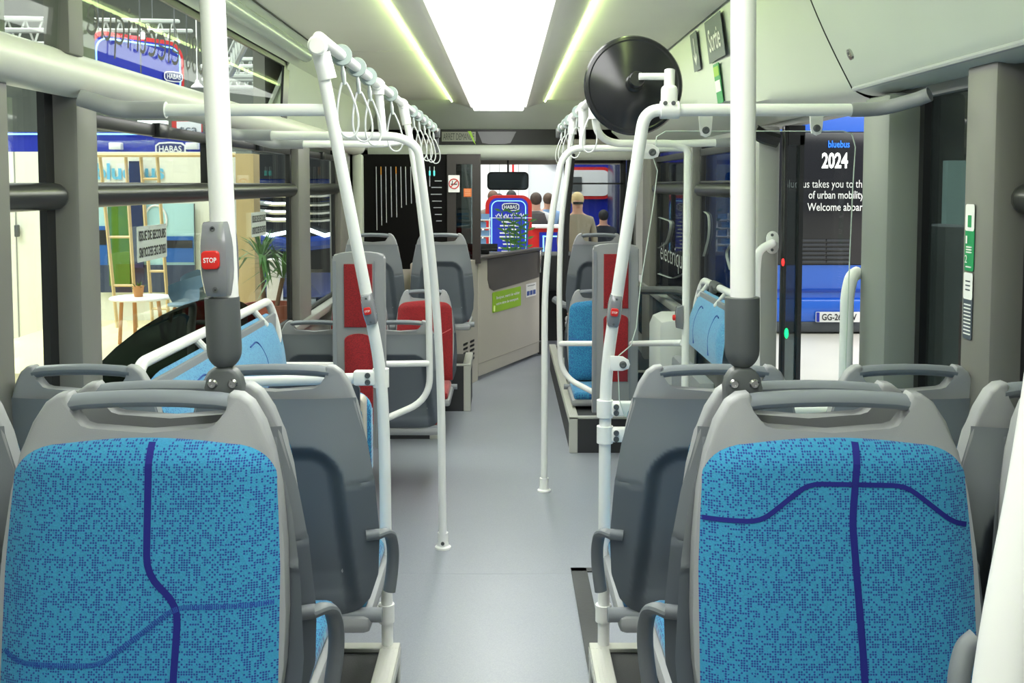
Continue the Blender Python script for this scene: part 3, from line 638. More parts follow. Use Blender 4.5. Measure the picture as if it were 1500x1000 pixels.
# big poles with damper on the seat tops
def bigpole(x_top, x_bot, X0, d, label):
    a = P(x_bot, 432, d); top = P(x_top, 0, d); dirv = (top-a).normalized(); end = top+dirv*.25
    t = thing('damped_pole', label, 'pole', P(x_bot, 590, d))
    part('tube', MB().tube([a-dirv*.02, end], .0203, 28), WHITE, t)
    prof = [(.007, .0)]+[(.0284*math.sin(math.radians(a)), .032-.032*math.cos(math.radians(a))) for a in (25, 38, 50, 62, 75, 90)]+[(.0284, .117), (.0282, .119), (.0245, .120)]
    c = P(x_bot-1, 540, d)
    part('damper_sleeve', MB().lathe(prof, c, dirv, 32), DARK, t)
    part('neck', MB().lathe([(.012, -.012), (.008, 0), (.012, .01)], c, Z1, 16), DARK, t)
    m = MB().prism([(-.029, -.055), (.029, -.055), (.030, -.02), (.028, -.006), (.020, .006), (.011, .012), (-.011, .012), (-.020, .006), (-.028, -.006), (-.030, -.02)], c+V((0, .016, -.008)), X1, Z1, .034, .006)
    part('clamp_bracket', m, DARK, t)
    for dx in (-.0165, .0165): part('bolt', MB().lathe([(.0085, 0), (.0085, .002), (.0058, .0055), (.003, .0055), (.003, .004)], c+V((dx, -.0165, -.022)), -Y1, 14), STEEL, t)
    return t
DBP = 1.68
bigpole(311, 331, 0, DBP, 'thick white vertical pole with charcoal damper on the left seat tops')
bigpole(1089, 1088, 0, DBP, 'thick white vertical pole with charcoal damper on the right seat tops')
# near blurred tube bottom right
fgt = thing('foreground_rail', 'white slanted tube with grey arm end very close at the lower right picture edge', 'rail', P(1462, 1000, .70))
part('tube', MB().tube([P(1600, 60, .70), P(1541, 600, .70), P(1462, 1000, .70), P(1440, 1300, .70)], .0185, 24, fil=.1), WHITE, fgt)
part('armrest', MB().tube([P(1432, 935, 1.28), P(1415, 948, 1.28), P(1406, 980, 1.27), P(1400, 1060, 1.25)], .014, 14, fil=.03), ARMG, fgt, label='grey rounded arm end')
# slanted pole, left
GP = 'slanted poles at the aisle'
lt = thing('slanted_pole', 'white slanted pole left of the aisle rising to the strap rail', 'pole', P(568, 960, 2.86))
A = P(468, 80, 2.72); pts = [P(568, 962, 2.85), P(563, 640, 2.85), P(558, 540, 2.84), A]
part('tube', MB().tube(pts, .0165, 20, fil=.28, nf=8), WHITE, lt)
part('tee_joint', MB().tube([P(470, 78, 2.72), P(480, 116, 2.73)], .024, 18).tube([P(465, 66, 2.66), P(466, 68, 2.80)], .026, 20), WHITE, lt)
part('end_cap', MB().lathe([(.022, 0), (.022, .006), (.02, .008)], P(465, 67, 2.655), -Y1), WHITE, lt)
for (y, s) in ((553, 26), (897, 22)):
    c = P(558 if y < 600 else 566, y, 2.85)
    part('clamp', MB().tube([c-Z1*.026, c+Z1*.026], .023, 18).box(c+V((-.042 if y < 600 else -.034, 0, 0)), (.07 if y < 600 else .045, .034, .042), .008), WHITE, lt)
    b_ = MB(); bolts(b_, c+V((-.035, -.018, 0)), 2, .012); part('bolt', b_, DARK, lt)
part('foot', MB().cyl(P(568, 962, 2.85)-Z1*.004, P(568, 956, 2.85), .024), WHITE, lt)
# slanted pole, right
rt_ = thing('slanted_pole', 'white pole right of the aisle bending into the bar under the mirror', 'pole', P(885, 960, 2.86))
pts = [P(884, 962, 2.85), P(886, 640, 2.85), P(888, 540, 2.85), P(940, 165, 2.76), P(975, 161, 2.76), P(1256, 161, 2.76)]
part('tube', MB().tube([pts[0], pts[1], pts[2], P(937, 210, 2.77), P(945, 161, 2.76), P(1256, 161, 2.76)], .0168, 20, fil=.16, nf=8), WHITE, rt_)
for y in (598, 636):
    c = P(886, y, 2.85)
    part('clamp', MB().tube([c-Z1*.024, c+Z1*.024], .023, 18).box(c+V((.05, 0, 0)), (.07, .034, .04), .008), WHITE, rt_)
    b_ = MB(); bolts(b_, c+V((.03, -.019, 0)), 2, .011); part('bolt', b_, DARK, rt_)
c = P(884, 897, 2.85); part('clamp', MB().tube([c-Z1*.024, c+Z1*.024], .023, 18), WHITE, rt_)
part('foot', MB().cyl(P(884, 962, 2.85)-Z1*.004, P(884, 956, 2.85), .024), WHITE, rt_)
part('wall_sleeve', MB().tube([P(1246, 161, 2.76), P(1290, 160, 2.76), P(1345, 145, 2.70), P(1362, 138, 2.68)], .019, 14, fil=.05, flat=1.0, rs=None), PLA_L, rt_)
# seat-back bars joined to slanted poles
one('seat_bar', MB().tube([P(330, 560, 2.92), P(548, 553, 2.86)], .0155, 14), WHITE, 'white bar from the left slanted pole running behind the third row seat', 'bar')
one('seat_bar', MB().tube([P(892, 599, 2.86), P(1215, 604, 2.92)], .0155, 14), WHITE, 'white bar from the right pole running behind the third row seats', 'bar')
# stop buttons
def stopbtn(c, k, dirv, lab, face=True):
    t = thing('stop_button', lab, 'button', c)
    o = V(c); up = V(dirv).normalized(); rt = up.cross(Y1).normalized(); rt = -rt if rt.x < 0 else rt
    n = up.cross(rt); 
    if n.y > 0: n = -n
    def pt(x, z, y=0): return o+rt*(x*k)+up*(z*k)+n*(y*k)
    prof = [(-.055, .020, .026), (-.05, .0215, .030), (-.03, .0245, .0335), (-.016, .0255, .035), (.016, .0255, .035), (.03, .0245, .0335), (.05, .0215, .030), (.055, .020, .026)]
    mb = MB(); vs = []
    for z, w_, f_ in prof: w_ *= .9; vs += [pt(-w_, z, -.02), pt(-w_, z, f_-.012), pt(-w_*.8, z, f_-.002), pt(-w_*.4, z, f_), pt(w_*.4, z, f_), pt(w_*.8, z, f_-.002), pt(w_, z, f_-.012), pt(w_, z, -.02)]
    fs = [(i*8+q, i*8+(q+1) % 8, (i+1)*8+(q+1) % 8, (i+1)*8+q) for i in range(7) for q in range(8)]+[tuple(range(8))[::-1], tuple(range(56, 64))]
    mb.add(vs, fs); part('housing', mb, mat('button_grey', (128, 130, 136), .18, coat=.5), t, ang=30)
    bt = MB().prism(rr(.026*k, .027*k, .006*k), pt(-.003, .0, .034), rt, up, -.0075*k if rt.cross(up).dot(n) < 0 else .0075*k, .0015*k)
    part('push_button', bt, REDP, t, label='red button lettered STOP')
    text('lettering', 'STOP', pt(-.003, 0, .0418), rt, up, .019*k, .0075*k, TXW, t, 0, .02)
    for z in (.045, -.044): part('screw', MB().lathe([(.004*k, 0), (.004*k, .0015*k), (.002*k, .0015*k), (.002*k, 0)], pt(0, z, .031), n, 10), DARK, t)
    return t
d_ = (P(311, 0, DBP)-P(331, 430, DBP))
stopbtn(P(322, 378, DBP), 1.1, d_, 'grey box with red STOP button on the thick left pole')
stopbtn(P(541, 452, 2.80), .75, P(500, 250, 2.76)-P(541, 452, 2.80), 'red STOP button unit on the slanted pole left of the aisle')
stopbtn(P(900, 454, 2.83), .80, P(920, 300, 2.8)-P(900, 454, 2.83), 'red STOP button unit on the slanted pole right of the aisle')
# strap rail, left and right
RZ = EYE+.385; RXL = -.49; RXR = .387
lr = thing('strap_rail', 'white overhead handrail with hanging straps on the left', 'rail', (RXL, 5, RZ))
part('tube', MB().tube([(RXL, 2.72, RZ), (RXL, 7.35, RZ)], .0165, 18), WHITE, lr)
cl = MB(); cl.tube([P(562, 128, 3.98)-Y1*.03, P(562, 128, 3.98)+Y1*.03], .024, 14); 
part('end_clip', MB().box((RXL, 7.34, RZ-.02), (.05, .05, .07), .01).box((RXL, 7.36, RZ-.10), (.03, .03, .12), .008), DARK, lr)
for d in (3.98, 4.92): part('collar', MB().tube([(RXL, d-.03, RZ), (RXL, d+.03, RZ)], .024, 16).tube([(RXL, d, RZ), (RXL+(.02 if d > 4.5 else 0), d, RZ-.10 if d > 4.5 else RZ-.04)], .023, 16), WHITE, lr)
rl = thing('strap_rail', 'white overhead handrail with hanging straps on the right', 'rail', (RXR, 5.5, RZ))
part('tube', MB().tube([(RXR, 4.2, RZ), (RXR, 7.35, RZ)], .0165, 18), WHITE, rl)
part('end_clip', MB().box((RXR, 7.34, RZ-.02), (.05, .05, .07), .01), DARK, rl)
for d in (4.5, 5.12, 5.88): part('collar', MB().tube([(RXR, d-.03, RZ), (RXR, d+.03, RZ)], .024, 16).tube([(RXR, d, RZ), (RXR, d, RZ-.10)], .023, 16), WHITE, rl)
# cross bars from the left wall
def wallbar(d, x0, y, x1, lab, more=None, end=True):
    t = thing('cross_bar', lab, 'bar', P(x0, y, d))
    part('tube', MB().tube([P(x0, y, d), P(x1, y, d)], .0165, 18), WHITE, t)
    w0 = V((-1.2, d, EYE+.2)); s = P(x0, y, d)
    part('wall_sleeve', MB().tube([s+X1*.02, s-X1*.08, V((-1.04, d-.02, s.z+.004)), V((-1.12, d-.04, s.z+.03))], .023, 14, fil=.05), PLA_L, t)
    part('sleeve_seam', MB().cyl(s+X1*.018, s+X1*.021, .0222), WHITE, t); return t
wallbar(2.75, 232, 161, 490, 'white cross bar from left wall to the slanted pole')
# floor pole 1 (bar -> curve -> floor)
p1 = thing('floor_pole', 'white floor pole left of the aisle curving into a ceiling-height bar', 'pole', P(649, 812, 4.35))
pts = [P(390, 198, 4.0), P(585, 200, 4.0), P(612, 215, 4.02), P(636, 400, 4.2), P(646, 560, 4.3), P(649, 806, 4.37)]
part('tube', MB().tube(pts, .0168, 18, fil=.22, nf=8), WHITE, p1)
s = P(390, 198, 4.0)
part('wall_sleeve', MB().tube([s+X1*.02, s-X1*.10, V((-1.06, 3.96, s.z+.004)), V((-1.15, 3.94, s.z+.03))], .022, 14, fil=.05), PLA_L, p1)
part('riser', MB().tube([P(561, 198, 4.0), V((RXL, 3.98, RZ))], .016, 14), WHITE, p1)
f = P(649, 812, 4.37); f.z = 0
part('foot', MB().lathe([(.035, 0), (.035, .008), (.026, .014), (.022, .03), (.023, .07), (.018, .072)], f, Z1), WHITE, p1)
b_ = MB(); bolts(b_, f+V((0, -.024, .045)), 1); part('bolt', b_, DARK, p1)
# U frame left
u1 = thing('bent_frame', 'white bent tube frame with rung fixed to the left backboard', 'frame', P(600, 612, 4.92))
part('tube', MB().tube([V((RXL+.01, 4.92, RZ-.03)), P(609, 250, 4.93), P(622, 360, 4.95), P(628, 440, 4.97), P(630, 585, 5.0), P(565, 613, 4.92)], .0162, 16, fil=.16, nf=8), WHITE, u1)
part('rung', MB().tube([P(628, 532, 4.98), P(560, 533, 4.93)], .0155, 14), WHITE, u1)
part('top_bar', MB().tube([P(438, 211, 4.63), P(560, 211, 4.75), P(600, 206, 4.92)], .0165, 14), WHITE, u1)
s = P(438, 211, 4.63)
part('wall_sleeve', MB().tube([s+X1*.02, s-X1*.10, V((-1.06, 4.60, s.z+.004)), V((-1.15, 4.56, s.z+.03))], .022, 14, fil=.05), PLA_L, u1)
# floor pole 2 (right of aisle)
p2 = thing('floor_pole', 'white floor pole standing right of centre aisle curving into a bar', 'pole', P(797, 732, 5.15))
part('tube', MB().tube([P(1010, 217, 5.1), P(838, 217, 5.1), P(822, 235, 5.1), P(806, 330, 5.12), P(798, 430, 5.15), P(797, 728, 5.2)], .0165, 18, fil=.14, nf=8), WHITE, p2)
part('riser', MB().tube([P(853, 216, 5.1), V((RXR, 5.12, RZ))], .016, 14), WHITE, p2)
f = P(797, 732, 5.2); f.z = 0
part('foot', MB().lathe([(.035, 0), (.035, .008), (.026, .014), (.022, .03), (.023, .07), (.018, .072)], f, Z1), WHITE, p2)
# U frame right
u2 = thing('bent_frame', 'white bent tube frame with rung fixed to the right backboard', 'frame', P(850, 575, 5.9))
part('tube', MB().tube([V((RXR, 5.88, RZ-.03)), P(833, 240, 5.9), P(822, 320, 5.9), P(819, 430, 5.92), P(821, 550, 5.93), P(875, 577, 5.80)], .0162, 16, fil=.16, nf=8), WHITE, u2)
part('rung', MB().tube([P(820, 503, 5.92), P(880, 503, 5.8)], .0155, 14), WHITE, u2)
# right door-side pole
p3 = thing('door_side_pole', 'white vertical pole right of the right backboard with side STOP button', 'pole', P(1003, 640, 4.62))
part('tube', MB().tube([V((RXR, 4.5, RZ-.02)), P(874, 195, 4.55), P(895, 210, 4.62), P(985, 210, 4.66), P(1008, 216, 4.66), P(1004, 500, 4.66), V((P(1003, 640, 4.66).x, 4.66, 0.0))], .0168, 16, fil=.1, nf=6), WHITE, p3)
part('side_bar', MB().tube([P(975, 211, 4.66), P(1085, 208, 4.66)], .0165, 14), WHITE, p3)
part('wall_sleeve', MB().tube([P(1048, 209, 4.66), P(1085, 208, 4.66), P(1112, 200, 4.62)], .021, 14, fil=.05), PLA_L, p3)
part('low_bar', MB().tube([P(1000, 502, 4.68), P(925, 503, 5.6)], .0150, 12), WHITE, p3)
sbx = MB().prism([(0, -.055), (.03, -.048), (.036, 0), (.03, .048), (0, .055)], P(1001, 465, 4.64), -X1, Z1, .03, .004)
s3 = thing('stop_button', 'grey STOP button unit seen side-on on the door-side pole', 'button', P(995, 465, 4.64))
part('housing', sbx, MATS['button_grey'], s3); part('push_button', MB().lathe([(.014, 0), (.013, .01), (.008, .012)], P(989, 465, 4.63), -X1), REDP, s3)
# ================================================================ STRAPS
def make_strap():
    t = thing('hand_strap', '', 'strap', (0, 0, 0), 'hanging wire loop straps on the overhead rails')
    part('ring', MB().lathe([(.019, -.012), (.030, -.012), (.0325, -.006), (.0325, .006), (.030, .012), (.019, .012)], (0, 0, 0), Y1, 22), mat('strap_ring_grey', (150, 164, 162), .45), t)
    part('connector', MB().tube([(0, 0, -.030), (0, 0, -.045), (0, 0, -.052), (0, 0, -.088)], .008, 10, rs=[.006, .008, .011, .0085], flat=.7), mat('strap_clip_grey', (176, 184, 184), .4), t)
    lp = [(math.sin(a)*.044*(.35+.65*((1-math.cos(a))/2)), 0, -.16+math.cos(a)*.085) for a in [2*math.pi*k/28 for k in range(29)]]
    lp = [(0, 0, -.082)]+lp[2:-2]+[(0, 0, -.082)]
    part('wire_loop', MB().tube(lp, .0036, 7, rs=None), mat('sheathed_wire', (205, 208, 210), .35), t)
    return t
st0 = None
lx = [502, 524, 541, 573, 605, 613, 621, 628, 634]; rx = [868, 846, 834, 829, 823]
ordn = ['first', 'second', 'third', 'fourth', 'fifth', 'sixth', 'seventh', 'eighth', 'ninth']
for i, x in enumerate(lx):
    o = st0 = make_strap() if i == 0 else copy_tree(st0)
    o.location = (RXL, 1500*abs(RXL)/(740-x), RZ); o.rotation_euler = (0, -.10, random.uniform(.2, .9))
    o['label'] = 'wire loop hand strap on the left rail, %s from the near end' % ordn[i]
for i, x in enumerate(rx):
    o = copy_tree(st0); o.location = (RXR, 1500*RXR/(x-740), RZ); o.rotation_euler = (0, .08, random.uniform(-.6, .6))
    o['label'] = 'wire loop hand strap on the right rail, %s from the mirror' % ordn[i]
# ================================================================ CONVEX MIRROR
mc = P(928, 125, 2.9)
mr = thing('round_mirror', 'round convex mirror seen from its black back on right pole', 'mirror', mc)
R0 = .136; ax = V((-.04, 1, -.03)).normalized()
part('back_shell', MB().lathe([(.001, -.034), (.05, -.030), (.095, -.018), (R0-.012, -.004), (R0-.008, -.006), (R0, -.003), (R0+.004, .004), (R0, .012), (R0-.01, .016)], mc, ax, 64), mat('glossy_black_shell', (34, 35, 38), .22, bump=.02), mr)
part('mirror_face', MB().lathe([(R0-.006, .014), (.09, .030), (.05, .038), (.001, .04)], mc, ax, 48), mat('mirror_silver', (230, 230, 230), .03, 1), mr)
part('ball_joint', MB().lathe([(.022, -.034), (.026, -.045), (.022, -.05), (.018, -.055), (.022, -.06), (.023, -.09), (.019, -.097)], mc+V((-.002, 0, -.003)), V((0, 1, -.12)), 24), BLACK, mr)
ma = thing('mirror_arm', 'white clamp and arm carrying the round mirror', 'bracket', P(981, 162, 2.76))
ay = 2.79
part('arm', MB().tube([P(936, 112, ay), P(982, 112, ay)], .0095, 12), WHITE, ma)
part('post', MB().tube([P(980, 150, 2.765), P(981, 103, ay)], .0145, 16), WHITE, ma)
part('clamp', MB().box(P(980, 144, 2.765), (.042, .042, .070), .012, seg=3).tube([P(967, 161, 2.76), P(994, 161, 2.76)], .024, 18), WHITE, ma)
b_ = MB()
for x in (974.5, 986.5): b_.lathe([(.006, 0), (.006, .003), (.003, .003)], P(x, 151, 2.738), -Y1, 10)
part('bolt', b_, DARK, ma)
# ================================================================ GLASS SCREEN with brackets
gy = 2.83
gscr = thing('glass_screen', 'clear glass draught screen hanging below the bar beside the doorway', 'screen', P(1080, 600, gy))
outl = [(957, 232), (963, 250), (957, 300), (938, 420), (932, 480), (924, 506), (906, 521), (905, 530), (907, 585), (915, 610), (1236, 610), (1242, 440), (1249, 280), (1253, 215), (1248, 196), (1235, 192), (975, 192), (962, 200)]
pl = [((P(x, y, gy)-P(1080, 600, gy)).x, (P(x, y, gy)-P(1080, 600, gy)).z) for x, y in outl]
part('pane', MB().prism(pl, P(1080, 600, gy), X1, Z1, .006), GLASSC, gscr, False)
rim = MB().tube([P(x, y, gy-.003) for x, y in outl], .0016, 6, closed=True); part('polished_edge', rim, mat('glass_edge', (206, 218, 208), .3), gscr)
def bracket(x, y, lab, side=None):
    c = P(x, y, gy-.012); t = thing('glass_bracket', lab, 'bracket', c)
    if side is None: mb = MB().prism([(-.020, .05), (.020, .05), (.016, .0), (.013, -.014), (0, -.02), (-.013, -.014), (-.016, .0)], c+V((0, 0, .0)), X1, Z1, .008, .002)
    else: mb = MB().prism([(-.035, .024), (0, .022), (.016, .012), (.020, 0), (.016, -.012), (0, -.018), (-.035, -.018)], c, X1, Z1, .008, .002)
    part('tab', mb, WHITE, t); part('bolt', MB().lathe([(.010, 0), (.010, .004), (.006, .006), (.003, .005)], c-Y1*.008, -Y1, 16), DARK, t); return t
bracket(1033, 191, 'white tab under the bar holding the screen, nearest the mirror'); bracket(1195, 188, 'white tab under the bar holding the screen, over the doorway')
bracket(955, 223, 'white side tab high on the right slanted pole', 1); bracket(912, 533, 'white side tab low on the right slanted pole', 1)
# ================================================================ BACKBOARDS
def board(xc, xw, ytop, ybot, d, lab, flip=1):
    c = P(xc, (ytop+ybot)/2, d); top = P(xc, ytop, d).z; bot = P(xc, ybot, d).z; w = xw*d/1500; h = top-bot
    t = thing('wheelchair_backboard', lab, 'backboard', (c.x, d, bot))
    o = V((c.x, d+.03, (top+bot)/2))
    poly = [(-w/2, -h/2), (w/2, -h/2), (w/2, h/2-.03), (w/2-.01, h/2-.02)]+[(w/2*math.cos(a), h/2-.02+.022*math.sin(a)) for a in [math.pi*k/8 for k in range(1, 8)]]+[(-w/2+.01, h/2-.02), (-w/2, h/2-.03)]
    part('shell', MB().prism(poly, o, X1, Z1, .06, .006), PLA_L if 0 else mat('board_grey', (146, 148, 150), .5), t)
    part('side_channel', MB().bb(c.x-w/2+.004, c.x-w/2+.02, d-.034, d-.026, bot+.01, top-.04).bb(c.x+w/2-.05, c.x+w/2-.045, d-.034, d-.028, bot+.01, top-.04), PLA_M, t, False)
    def pad(z0, z1, r, topc):
        ww = w*.54; n = 10
        pts = [(-ww/2, z0), (ww/2, z0)]+[(ww/2*math.cos(math.pi*k/n), z1-.0+(.03 if topc else 0)*math.sin(math.pi*k/n)) for k in range(n+1)]
        return MB().prism(pts, (c.x-.0, d-.028, 0), X1, Z1, .014, .005)
    zt = top-.055; zm = top-h*.42
    part('upper_pad', pad(zm+.04, zt, 0, 0), REDF, t, label='red fabric upper pad'); part('lower_pad', pad(bot+(.12 if flip > 0 else .18), zm-.02, 0, 1), REDF, t, label='red fabric lower pad')
    return t
board(527, 77, 369, 655, 4.88, 'tall grey backboard with red pads behind the left slanted pole')
board(901, 67, 357, 603, 5.75, 'tall grey backboard with red pads behind the right slanted pole', -1)
# ================================================================ SIDE BENCHES
def bench(side, y0, y1, zt, lab, Xr):
    s = side; t = thing('side_bench', lab, 'bench', (Xr, (y0+y1)/2, .4))
    def surf(u, v):
        y = y0+(y1-y0)*u; e = min(1, min(u, 1-u)/.09); z = .72+(zt-.72)*v - (1-e)**2*.03*(1 if v > .5 else -1)
        x = Xr-s*(.045*math.sin(math.pi*min(1, max(0, v*.9+.05)))*(.35+.65*e)) + s*.07*(v)
        return V((x, y, z))
    mb = MB().grid(surf, 40, 14)
    cu = part('back_cushion', mb, BLUEFS, t, label='light blue fabric back cushion')
    part('back_board', MB().box((Xr+s*.05, (y0+y1)/2, (zt+.70)/2), (.02, (y1-y0)*.98, zt-.72), .008, R=Matrix.Rotation(s*-.18, 3, 'Y') if 0 else None), PLA_M, t)
    sm = MB()
    for u0 in (.28, .72):
        pl = [surf(u0-.08+.0, .75), surf(u0, .78), surf(u0+.03, .45), surf(u0+.02, .1)]
        sm.tube([p-V((s*.003, 0, 0)) for p in pl], .003, 5, fil=.05)
    part('stitched_line', sm, NAVY2, cu)
    part('folded_seat_pan', MB().bb(Xr-s*.10, Xr-s*.02, y0+.05, y1-.05, .36, .66, .02), PLA_L, t, label='pale grey folded-up seat pan')
    part('seat_base', MB().bb(Xr-s*.06, Xr+s*.14, y0+.02, y1-.02, 0.0, .36, .01), PLA_D, t)
    zr = 1.06; xr = Xr+s*.08
    far = y1+.02
    part('top_rail', MB().tube([(xr-s*.03, y0-.05, zr-.32), (xr, y0-.03, zr), (xr, far, zr), (xr-s*.03, far+.05, zr-.15), (xr-s*.03, far+.05, .72)], .018, 14, fil=.07), WHITE, t)
    for yy in (y0+(y1-y0)*.32, y0+(y1-y0)*.82): part('rail_strut', MB().tube([(xr, yy, zr), (Xr+s*.04, yy+.08, zt-.04)], .013, 10), WHITE, t)
    yy = y0+(y1-y0)*.52
    part('charging_socket', MB().tube([(xr, yy, zr), (xr, yy+.16, zr)], .025, 8).box((xr-s*.015, yy+.1, zr-.015), (.03, .07, .04), .006), DARK, t)
    return t
bench(-1, 2.95, 4.55, 1.02, 'light blue side bench under the left window with white top rail', -.98)
bench(1, 4.67, 5.55, 1.02, 'light blue side bench beside the door with white top rail', 1.0)
one('link_bar', MB().tube([P(405, 535, 4.55), P(492, 535, 4.88)], .016, 12), WHITE, 'white short bar from the left bench end to backboard', 'bar')
# pale box at right, grey rails beyond
bx = P(985, 545, 5.3)
pbx = thing('equipment_box', 'pale grey moulded equipment box left of the right side bench', 'box', (bx.x, 5.35, 0))
part('housing', MB().bb(.855, 1.09, 5.72, 6.1, 0.0, .83, .07), mat('pale_box_grey', (206, 208, 206), .5), pbx)
part('base_plinth', MB().bb(.865, 1.08, 5.71, 6.08, 0.0, .10, .006), PLA_L, pbx)
one('dark_side_rail', MB().tube([P(845, 452, 8.0), P(920, 425, 7.5), P(1000, 425, 6.6), P(1012, 432, 6.4)], .028, 10, fil=.1), DARK, 'dark grey tubular rail along the front right side window', 'rail')
# folded tip-up seats near the poles
fs_ = thing('folded_seat', 'folded tip-up seat showing its blue edge left of the slanted pole', 'seat', (-.6, 3.2, .4))
part('backing_panel', MB().prism(rr(.29, .46, .02, cx=-.605, cy=.72), (0, 3.22, 0), X1, Z1, .02, .003), mat('panel_navy_grey', (52, 58, 68), .5), fs_)
part('board', MB().prism(rr(.27, .31, .02, cx=-.585, cy=.745), (0, 3.30, 0), X1, Z1, .078, .004), BEIGE, fs_)
part('cushion_rim', MB().prism(rr(.28, .315, .06, 6, cx=-.578, cy=.745), (0, 3.345, 0), X1, Z1, .044, .016), BLUEF, fs_, label='blue fabric cushion edge')
part('floor_leg', MB().bb(-.70, -.66, 3.24, 3.28, 0, .62, .006), DARK, fs_)
sp_ = thing('seat_side_panel', 'dark upright panel held by clamps right of the right pole', 'panel', (.55, 3.1, 0))
part('sheet', MB().prism(rr(.30, .44, .02, cx=.525, cy=.635), (0, 3.12, 0), X1, Z1, .02, .003), MATS['panel_navy_grey'], sp_); part('floor_leg', MB().bb(.60, .64, 3.125, 3.16, 0, .5, .006), DARK, sp_)
# ================================================================ CAB
# black partition behind the driver
pt = thing('cab_partition', 'black glazed partition behind the driver with painted reflection streaks', 'partition', (-.7, 8.2, 0))
x0 = P(534, 300, 8.2).x; x1_ = P(676, 300, 8.2).x
part('glass_panel', MB().bb(LW, x1_, 8.2, 8.22, .35, EYE+.24), mat('partition_black', (6, 6, 7), .5), pt, False); MATS['partition_black'].node_tree.nodes['Principled BSDF'].inputs['Specular IOR Level'].default_value = .15
part('lower_panel', MB().bb(LW, x1_+.12, 8.18, 8.24, 0, .9), BEIGE, pt, False)
part('side_column', MB().bb(LW, P(533, 300, 8.2).x, 8.1, 8.25, .0, EYE+.24, .02), COVE, pt)
reflected_streak = mat('streak_silver', (196, 198, 206), .3); teal = emis('streak_teal', (90, 230, 220), .8); amb = mat('streak_amber', (226, 150, 50), .4)  # coloured bars paint streaks of reflected light onto the black panel
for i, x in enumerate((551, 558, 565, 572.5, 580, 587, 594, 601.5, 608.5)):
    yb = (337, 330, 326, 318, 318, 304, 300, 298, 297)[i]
    a, b_ = P(x, 244, 8.19), P(x+1.2, yb, 8.19); part('reflected_streak', MB().tube([a, b_], .0035, 6), reflected_streak, pt)
    if i in (1, 4): part('reflected_streak', MB().tube([a+V((0, -.003, -.0)), a.lerp(b_, .14)+V((0, -.003, 0))], .0045, 6), amb, pt, label='amber streak end')
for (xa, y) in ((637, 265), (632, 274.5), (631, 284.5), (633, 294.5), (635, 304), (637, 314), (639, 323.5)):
    part('reflected_streak', MB().tube([P(xa, y, 8.19), P(647, y, 8.19)], .0035, 6), reflected_streak, pt)
for x in (629.5, 636): part('reflected_streak', MB().tube([P(x, 244, 8.19), P(x, 258 if x > 632 else 273, 8.19)], .0035, 6), reflected_streak, pt); part('streak_glow', MB().tube([P(x, 250, 8.185), P(x, 257, 8.185)], .007, 6), teal, pt)
# column beside the cab and inner door frame
col = thing('cab_column', 'dark upright column at the cab with glazed slot', 'column', (P(685, 560, 8.2).x, 8.2, 0))
part('post', MB().bb(P(655, 300, 8.15).x, P(668, 300, 8.15).x, 8.14, 8.2, .9, EYE+.24).bb(P(692, 300, 8.15).x, P(704, 300, 8.15).x, 8.14, 8.22, .95, EYE+.24).bb(P(668, 300, 8.15).x, P(692, 300, 8.15).x, 8.14, 8.2, EYE+.16, EYE+.24), mat('cab_post_dark', (48, 44, 43), .4), col, False)
part('glazing', MB().bb(P(668, 300, 8.15).x, P(692, 300, 8.15).x, 8.16, 8.17, .95, EYE+.16), GLASSD, col, False)
ns = thing('no_smoking_sign', 'white no smoking sign with red ring beside the cab', 'sign', P(665, 268, 8.1))
c = P(665, 269, 8.12); part('plate', MB().prism(rr(.090, .135, .005), c, X1, Z1, .003), TXW, ns, False)
ring = MB().tube([c+V((math.cos(a)*.038, -.004, math.sin(a)*.038)) for a in [2*math.pi*k/24 for k in range(24)]], .0045, 6, closed=True).tube([c+V((-.027, -.004, -.027)), c+V((.027, -.004, .027))], .004, 6)
part('prohibition_ring', ring, mat('sign_red', (200, 40, 40), .5), ns); part('cigarette', MB().box(c+V((.0, -.004, -.004)), (.05, .003, .008)).box(c+V((-.012, -.004, .012)), (.006, .003, .024)), TXK, ns, False)
os_ = thing('orange_notice', 'small orange notice sticker on the cab glazing', 'sticker', P(685, 281, 8.1)); c = P(685, 282, 8.12)
part('sheet', MB().prism(rr(.062, .066, .002), c, X1, Z1, .002), mat('orange_print', (214, 110, 50), .5), os_, False)
for k in range(4): part('small_print', MB().prism(rr(.045, .004, .001, cy=.02-k*.013), c-Y1*.002, X1, Z1, .001), mat('orange_pale', (240, 190, 150), .5), os_, False)
# cab door (diagonal)
A = P(701, 560, 8.2); A.z = 0; B = P(790, 521, 9.4); B.z = 0
rt = (B-A).normalized(); L = (B-A).length; n = rt.cross(Z1)
cd = thing('cab_door', 'beige driver cab door with green sticker and brown shelf recess', 'door', A)
H = 1.0
part('panel', MB().prism([(0, .02), (L, .04), (L, H), (0, H)], A, rt, Z1, -.04, .004) if 0 else MB().prism([(0, .03), (L, .03), (L, H-.02), (0, H-.02)], A-n*.04, rt, Z1, .04, .004), BEIGE, cd)
rec = [(L*.13, H-.03), (L*.13, H-.20), (L*.16, H-.27), (L*.22, H-.30), (L*.985, H-.27), (L*.985, H-.03)]
part('recess', MB().prism(rec, A+n*.001, rt, Z1, .004, .001), BROWN, cd)
part('kick_line', MB().prism([(0, .13), (L, .13), (L, .135), (0, .135)], A+n*.0005, rt, Z1, .003), mat('beige_dark', (160, 155, 145), .5), cd, False)  # thin darker beige line low across the door
part('top_edge', MB().prism([(-.02, H-.02), (L+.02, H-.02), (L+.02, H), (-.02, H)], A-n*.06, rt, Z1, .09, .003), BROWN, cd)
